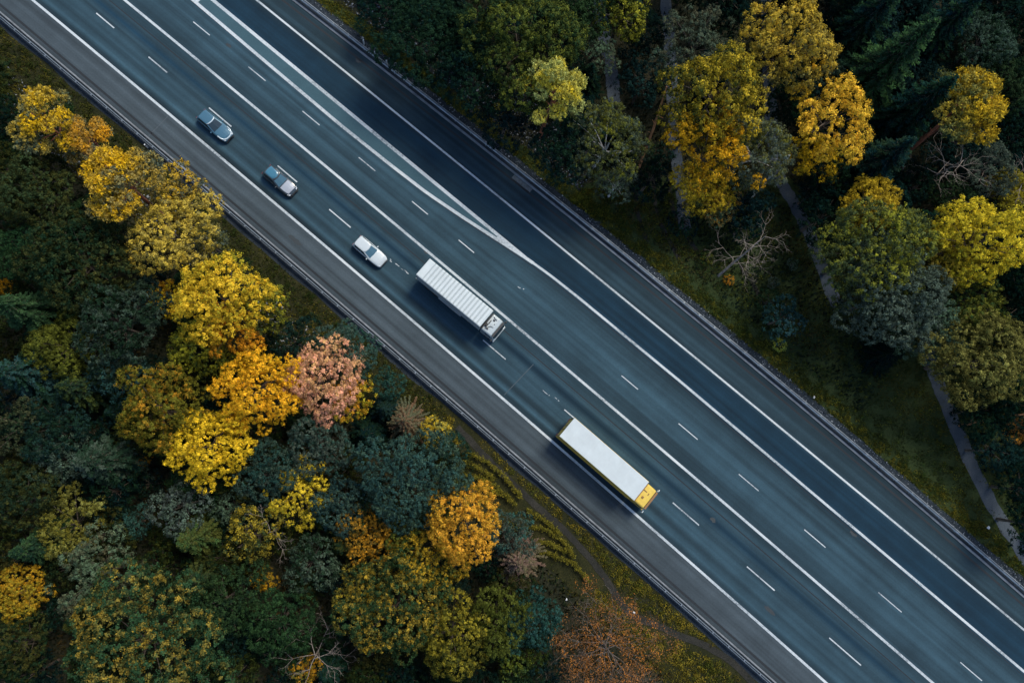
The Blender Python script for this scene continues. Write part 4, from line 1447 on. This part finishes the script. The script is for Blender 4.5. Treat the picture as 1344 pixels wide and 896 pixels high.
pole((846, 198), 3.0, (875, 114), 12.5, .20, M['bark_orange'], "thin leaning orange trunk beside the upper footpath", "bare_trunk", "dead tree")
pole((1268, 557), .9, (1352, 542), 8.5, .18, M['bark_orange'], "thin orange trunk leaning across the dark trees at the right edge", "bare_trunk", "dead tree")
pole((994, 250), 3.0, (1036, 204), 12.5, .22, M['bark_white'], "leaning white birch trunk beside the footpath under the grey tree", "bare_trunk", "dead tree")  # trunk of the living birch, modelled apart from its crown
pole((1196, 196), 5, (1252, 146), 14.0, .27, M['bark_red'], "leaning red trunk below the yellow pine", "bare_trunk", "dead tree")  # trunk of the living yellow pine, modelled apart from its crown
pole((805, 24), 2, (872, 46), 4, .08, M['bark_dead'], "thin grey pole lying between the two upper paths", "bare_trunk", "dead tree")
pole((1226, 486), .8, (1262, 478), 7, .09, M['bark_dead'], "thin pale trunk leaning across the footpath under the lumpy tree", "bare_trunk", "dead tree")

# ---- dark lower trees that fill the forest between and beyond the crowns
LEFT = [(-330, -120), (-60, 60), (60, 145), (180, 235), (262, 308), (345, 400), (440, 470), (520, 530), (590, 600), (640, 700), (690, 800), (735, 900), (790, 1060), (-330, 1060)]
RIGHT = [(425, -120), (470, -20), (560, 90), (690, 165), (760, 235), (838, 225), (900, 265), (990, 300), (1000, 225), (1110, 300), (1120, 420), (1190, 480), (1290, 560), (1320, 690), (1420, 860), (1560, 900), (1560, -120)]


def inside(x, y, P):
    c = False
    for (x0, y0), (x1, y1) in zip(P, P[1:] + P[:1]):
        if (y0 > y) != (y1 > y) and x < (x1 - x0) * (y - y0) / (y1 - y0) + x0:
            c = not c
    return c


def seg_dist(x, y, P):
    m = 1e9
    for (x0, y0), (x1, y1) in zip(P, P[1:]):
        dx, dy = x1 - x0, y1 - y0
        t = max(0, min(1, ((x - x0) * dx + (y - y0) * dy) / (dx * dx + dy * dy)))
        m = min(m, math.hypot(x - x0 - t * dx, y - y0 - t * dy))
    return m


PATHS = [[(1003, -80), (1006, 0), (1010, 110), (1020, 222), (1042, 266), (1064, 312), (1092, 386)], [(1218, 462), (1228, 495), (1246, 540), (1290, 640), (1344, 728), (1430, 850)],
         [(868, -80), (874, 0), (882, 100), (886, 190), (900, 300)], [(775, -60), (790, 30), (802, 95), (806, 135)]]
FILL = []
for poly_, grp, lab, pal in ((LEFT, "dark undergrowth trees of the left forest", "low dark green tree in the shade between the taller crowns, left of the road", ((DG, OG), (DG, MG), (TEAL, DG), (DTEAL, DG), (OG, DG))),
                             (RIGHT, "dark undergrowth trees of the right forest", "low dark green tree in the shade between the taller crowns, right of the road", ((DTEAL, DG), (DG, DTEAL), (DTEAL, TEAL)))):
    for _ in range(9000):
        x, y = rng.uniform(-130, 1470), rng.uniform(-115, 1010)
        if not inside(x, y, poly_): continue
        if min(seg_dist(x, y, P) for P in PATHS) < 26: continue
        r = rng.uniform(22, 38)
        p = at(x, y, 5)
        out = x < -35 or x > 1380 or y < -35 or y > 930
        if any((p.x - a) ** 2 + (p.y - b) ** 2 < (4.6 if out else 3.2) ** 2 for a, b in FILL): continue
        if len(FILL) >= 290: continue
        if any((p.x - a) ** 2 + (p.y - b) ** 2 < (rad * .86) ** 2 for a, b, rad, z in PLANTED if z > 3): continue
        FILL.append((p.x, p.y))
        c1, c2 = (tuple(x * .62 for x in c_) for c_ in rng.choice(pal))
        n0 = len(PLANTED)
        k = rng.choice(('S', 'S', 'S', 'C', 'M')) if not out else rng.choice(('M', 'S', 'C'))
        if k == 'C':
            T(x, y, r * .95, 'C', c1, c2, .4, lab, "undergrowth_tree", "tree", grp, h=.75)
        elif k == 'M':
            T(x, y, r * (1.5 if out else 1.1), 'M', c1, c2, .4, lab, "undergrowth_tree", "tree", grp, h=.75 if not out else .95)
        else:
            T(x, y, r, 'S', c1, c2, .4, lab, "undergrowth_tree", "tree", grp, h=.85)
        del PLANTED[n0:]
print("fill", len(FILL))

# ---- hedge rows on the verge near the middle
HR = [[(616, 594), (640, 606), (662, 625), (684, 652)], [(608, 606), (628, 613), (650, 628)], [(606, 622), (630, 626), (652, 638), (676, 662)],
      [(608, 640), (634, 638), (658, 648)], [(690, 668), (712, 680), (735, 700)], [(694, 690), (716, 694), (742, 712), (752, 730)],
      [(700, 708), (722, 712), (744, 724)], [(704, 722), (726, 727), (752, 738), (772, 760)]]
HL = ["topmost curved low hedge row beside the left guard rail", "short low hedge row under the topmost one", "long curved low hedge row, third down of the upper hedge group",
      "lowest short hedge row of the upper hedge group", "low hedge row starting the lower hedge group beside the mud track", "curved low hedge row bending along the mud track",
      "short low hedge row below the bending one", "lowest long hedge row, nearest the brown withered conifer"]
for k, (pts, lab) in enumerate(zip(HR, HL)):
    rs = np.random.RandomState(200 + k)
    P = np.array([tuple(at(*p)) for p in pts])
    seg = np.linalg.norm(np.diff(P, axis=0), axis=1); cum = np.concatenate([[0], np.cumsum(seg)])
    n = int(cum[-1] * 34)
    s = rs.uniform(0, cum[-1], n)
    c = np.stack([np.interp(s, cum, P[:, i]) for i in range(3)], 1)
    c[:, :2] += rs.normal(size=(n, 2)) * .14
    c[:, 2] = .85 * np.exp(-rs.uniform(0, 1.2, n) ** 2) + rs.normal(size=n) * .05
    per = 7
    C = np.repeat(c, per, 0) + rs.normal(size=(n * per, 3)) * .09
    C[:, 2] = np.maximum(C[:, 2], .03)
    sz = .15 * rs.uniform(.6, 1.3, n * per)
    v, f = cards(C, unit(rs.normal(size=(n * per, 3)) * .6 + np.array([0, 0, .8])), sz, sz * .6, rs)
    me = np_mesh("low_hedge", v, f, M['leaf'], dict(patch=rs.uniform(0, 1, n * per), tint=np.clip(np.repeat(rs.uniform(.2, .8, n), per) + rs.normal(size=n * per) * .2, 0, 1)))
    o = bpy.data.objects.new("low_hedge", me); COL.objects.link(o)
    o.color = (.11, .11, .018, .5); o["accent"] = [.24, .20, .027]
    tag(o, lab, "hedge", "low hedge rows beside the mud track")


# ---- grass, ground cover and stones: stuff
HEDGE_ZONE = [at(*p) for p in ((594, 582), (640, 596), (700, 652), (745, 690), (800, 765), (770, 785), (690, 745), (690, 690), (600, 660))]
HEDGE_ZONE = [(p.x, p.y) for p in HEDGE_ZONE]
PATHS_G = [[tuple(at(*q).xy) for q in P] for P in PATHS] + [[tuple(at(*q).xy) for q in ((600, 560), (650, 612), (700, 660), (745, 700), (790, 752), (826, 803), (880, 828), (960, 868), (1040, 960))]]


def near_path(q, dist):
    k = np.zeros(len(q), bool)
    for P in PATHS_G:
        for (x0, y0), (x1, y1) in zip(P, P[1:]):
            dx, dy = x1 - x0, y1 - y0
            t = np.clip(((q[:, 0] - x0) * dx + (q[:, 1] - y0) * dy) / (dx * dx + dy * dy), 0, 1)
            k |= np.hypot(q[:, 0] - x0 - t * dx, q[:, 1] - y0 - t * dy) < dist
    return k


def scatter(name, n, region, hgt, wid, col, acc, amt, seed, lean=.8, clump=.25, zoff=-.03):
    rs = np.random.RandomState(seed)
    u, m = region(rs, n)
    base = np.array([O0.x, O0.y, 0])[None] + u[:, None] * np.array(UD)[None] + m[:, None] * np.array(ND2)[None]
    rk = near_path(base, 1.05) & (rs.uniform(0, 1, len(base)) < .96)
    if name == 'grass':
        hz = np.array([inside(a_, b_, HEDGE_ZONE) for a_, b_ in base[:, :2]]) & (rs.uniform(0, 1, len(base)) < .85)
        rk |= hz
    base = base[~rk]
    n = len(base)
    base[:, 2] = zoff
    a = rs.uniform(0, 2 * PI, n)
    h = hgt * rs.uniform(.5, 1.4, n)
    d = np.stack([np.cos(a) * lean, np.sin(a) * lean, np.ones(n)], 1) * h[:, None]
    side = np.stack([-np.sin(a), np.cos(a), np.zeros(n)], 1) * (wid * rs.uniform(.6, 1.4, n))[:, None]
    v = np.stack([base - side, base + side, base + d * .6 + side * .7, base + d, base + d * .6 - side * .7], 1).reshape(-1, 3)
    f = np.arange(n * 5).reshape(n, 5)
    # patchy colour in metres
    q = base[:, :2]
    pt = .5 + .22 * np.sin(q[:, 0] * .31 + 1.3 * np.sin(q[:, 1] * .23)) + .18 * np.sin(q[:, 1] * .57 + q[:, 0] * .4) + rs.normal(size=n) * .16
    me = np_mesh(name, v, f, M['leaf'], dict(patch=np.clip(pt, 0, 1), tint=rs.uniform(0, 1, n)))
    o = bpy.data.objects.new(name, me); COL.objects.link(o)
    o.color = (*col, amt); o["accent"] = [*acc]
    tag(o, kind='stuff')


def band(fn, lo, hi, ulo=-85, uhi=85, bias=1.0, dens=None):
    def f(rs, n):
        u = rs.uniform(ulo, uhi, n)
        t = rs.uniform(0, 1, n) ** bias
        nn = np.array([fn(x) for x in u])
        m = nn + lo + (hi - lo) * t
        if dens is not None:
            k = dens(u, m, rs)
            u, m = u[k], m[k]
        return u, m
    return f


def clumpy(u, m, rs):
    v = np.sin(u * 1.9 + 2 * np.sin(m * 1.3)) + np.sin(m * 2.3 + u * .7) + rs.normal(size=len(u)) * .8
    return v > -.5


scatter("grass", 70000, band(R0, .9, 8.2, bias=.8, dens=clumpy), .22, .035, (.045, .055, .014), (.15, .125, .02), .38, 301)
scatter("grass", 30000, band(R5, -3.4, -1.2, dens=clumpy), .20, .035, (.06, .075, .016), (.16, .14, .018), .4, 302)


def cover(name, n, region, col, acc, amt, seed, rad=.34, hgt=.3, per=22, leaf=.13):
    """low leafy ground cover growing in small mounds"""
    rs = np.random.RandomState(seed)
    u, m = region(rs, n)
    c = np.array([O0.x, O0.y, 0])[None] + u[:, None] * np.array(UD)[None] + m[:, None] * np.array(ND2)[None]
    k = ~near_path(c, .7) & ~np.array([inside(a_, b_, HEDGE_ZONE) for a_, b_ in c[:, :2]])
    c = c[k]; n = len(c)
    s = sph(n * per, rs); s[:, 2] = np.abs(s[:, 2])
    r_ = np.repeat(rs.uniform(.5, 1.3, n), per)[:, None]
    C = np.repeat(c, per, 0) + s * r_ * np.array([rad, rad, hgt]) + rs.normal(size=(n * per, 3)) * .03
    C[:, 2] = np.maximum(C[:, 2], 0) + .01
    sz = leaf * rs.uniform(.6, 1.4, n * per)
    v, f = cards(C, unit(s * .6 + rs.normal(size=s.shape) * .4 + np.array([0, 0, .4])), sz, sz * .65, rs)
    pt = np.clip(.5 + .2 * np.sin(c[:, 0] * .5 + np.sin(c[:, 1] * .4)) + rs.normal(size=n) * .22, 0, 1)
    me = np_mesh(name, v, f, M['leaf'], dict(patch=np.repeat(pt, per), tint=np.clip(np.repeat(rs.uniform(.1, .9, n), per) + rs.normal(size=n * per) * .2, 0, 1)))
    o = bpy.data.objects.new(name, me); COL.objects.link(o)
    o.color = (*col, amt); o["accent"] = [*acc]
    tag(o, kind='stuff')


cover("ground_cover", 2600, band(R0, 1.1, 6.4, 0, 85, bias=1.1), (.070, .080, .014), (.25, .19, .024), .52, 311)
cover("ground_cover", 1100, band(R0, 1.0, 4.0, -85, 0), (.028, .042, .012), (.075, .075, .015), .35, 312, rad=.30)
cover("ground_cover", 1000, band(R5, -2.9, -1.3), (.045, .060, .013), (.15, .13, .018), .45, 313, rad=.24, hgt=.2)
fr = lambda u: R5(u) - np.clip((u + 8) * .9, 0, 20) * 0 - 1.3


def field_region(rs, n):
    u = rs.uniform(-6, 85, n)
    wdt = 2 + np.minimum(21, np.maximum(0, (u + 6) * 1.0))
    m = np.array([R5(x) for x in u]) - 1.3 - wdt * rs.uniform(0, 1, n)
    k = clumpy(u, m, rs)
    return u[k], m[k]


scatter("grass", 120000, field_region, .18, .035, (.030, .040, .013), (.12, .10, .018), .30, 303)


def field_cover(rs, n):
    u, m = field_region(rs, n)
    d_ = np.array([R5(x) for x in u]) - m
    k = rs.uniform(0, 1, len(u)) < np.clip(1.15 - d_ / 16, .22, 1)
    return u[k], m[k]


cover("ground_cover", 6000, field_cover, (.030, .056, .015), (.13, .135, .018), .36, 314, rad=.32, hgt=.25, per=16)
scatter("undergrowth", 50000, band(R0, 7.0, 60.0), .45, .11, (.020, .030, .014), (.07, .05, .02), .3, 304)
scatter("undergrowth", 50000, band(R5, -70.0, -4.0, -85, 40), .40, .10, (.016, .028, .018), (.06, .05, .02), .25, 305)


def stones(name, n, region, size, seed, col):
    rs = np.random.RandomState(seed)
    u, m = region(rs, n)
    n = len(u)
    base = np.array([O0.x, O0.y, 0])[None] + u[:, None] * np.array(UD)[None] + m[:, None] * np.array(ND2)[None]
    o8 = np.array([[1, 0, 0], [0, 1, 0], [-1, 0, 0], [0, -1, 0], [0, 0, .8], [0, 0, -.6]], float)
    s = size * rs.lognormal(0, .45, n)
    v = o8[None] * s[:, None, None] * rs.uniform(.6, 1.3, (n, 6, 1)) + rs.normal(size=(n, 6, 3)) * (s * .12)[:, None, None]
    a = rs.uniform(0, 6.28, n); ca, sa = np.cos(a), np.sin(a)
    x = v[..., 0] * ca[:, None] - v[..., 1] * sa[:, None]; y = v[..., 0] * sa[:, None] + v[..., 1] * ca[:, None]
    v = np.stack([x, y, v[..., 2]], -1) + base[:, None, :]
    ft = np.array([[0, 1, 4], [1, 2, 4], [2, 3, 4], [3, 0, 4], [1, 0, 5], [2, 1, 5], [3, 2, 5], [0, 3, 5]])
    f = (np.arange(n)[:, None, None] * 6 + ft[None]).reshape(-1, 3)
    t = np.repeat(rs.uniform(0, 1, n), 8)
    me = np_mesh(name, v.reshape(-1, 3), f, M['leaf_stone'], dict(patch=t, tint=t))
    o = bpy.data.objects.new(name, me); COL.objects.link(o)
    o.color = (*col, .2); o["accent"] = [.26, .28, .30]
    tag(o, kind='stuff')


M['leaf_stone'] = foliage("pebbles", 0.0)
stones("gravel", 5000, band(R5, -1.35, -.3), .055, 401, (.045, .06, .075))
stones("stony_litter", 9000, band(R5, -9.0, -3.2, -70, -6), .075, 403, (.05, .055, .06))
stones("stony_litter", 4500, band(R0, 4.0, 8.5, -75, -15), .075, 404, (.05, .05, .045))
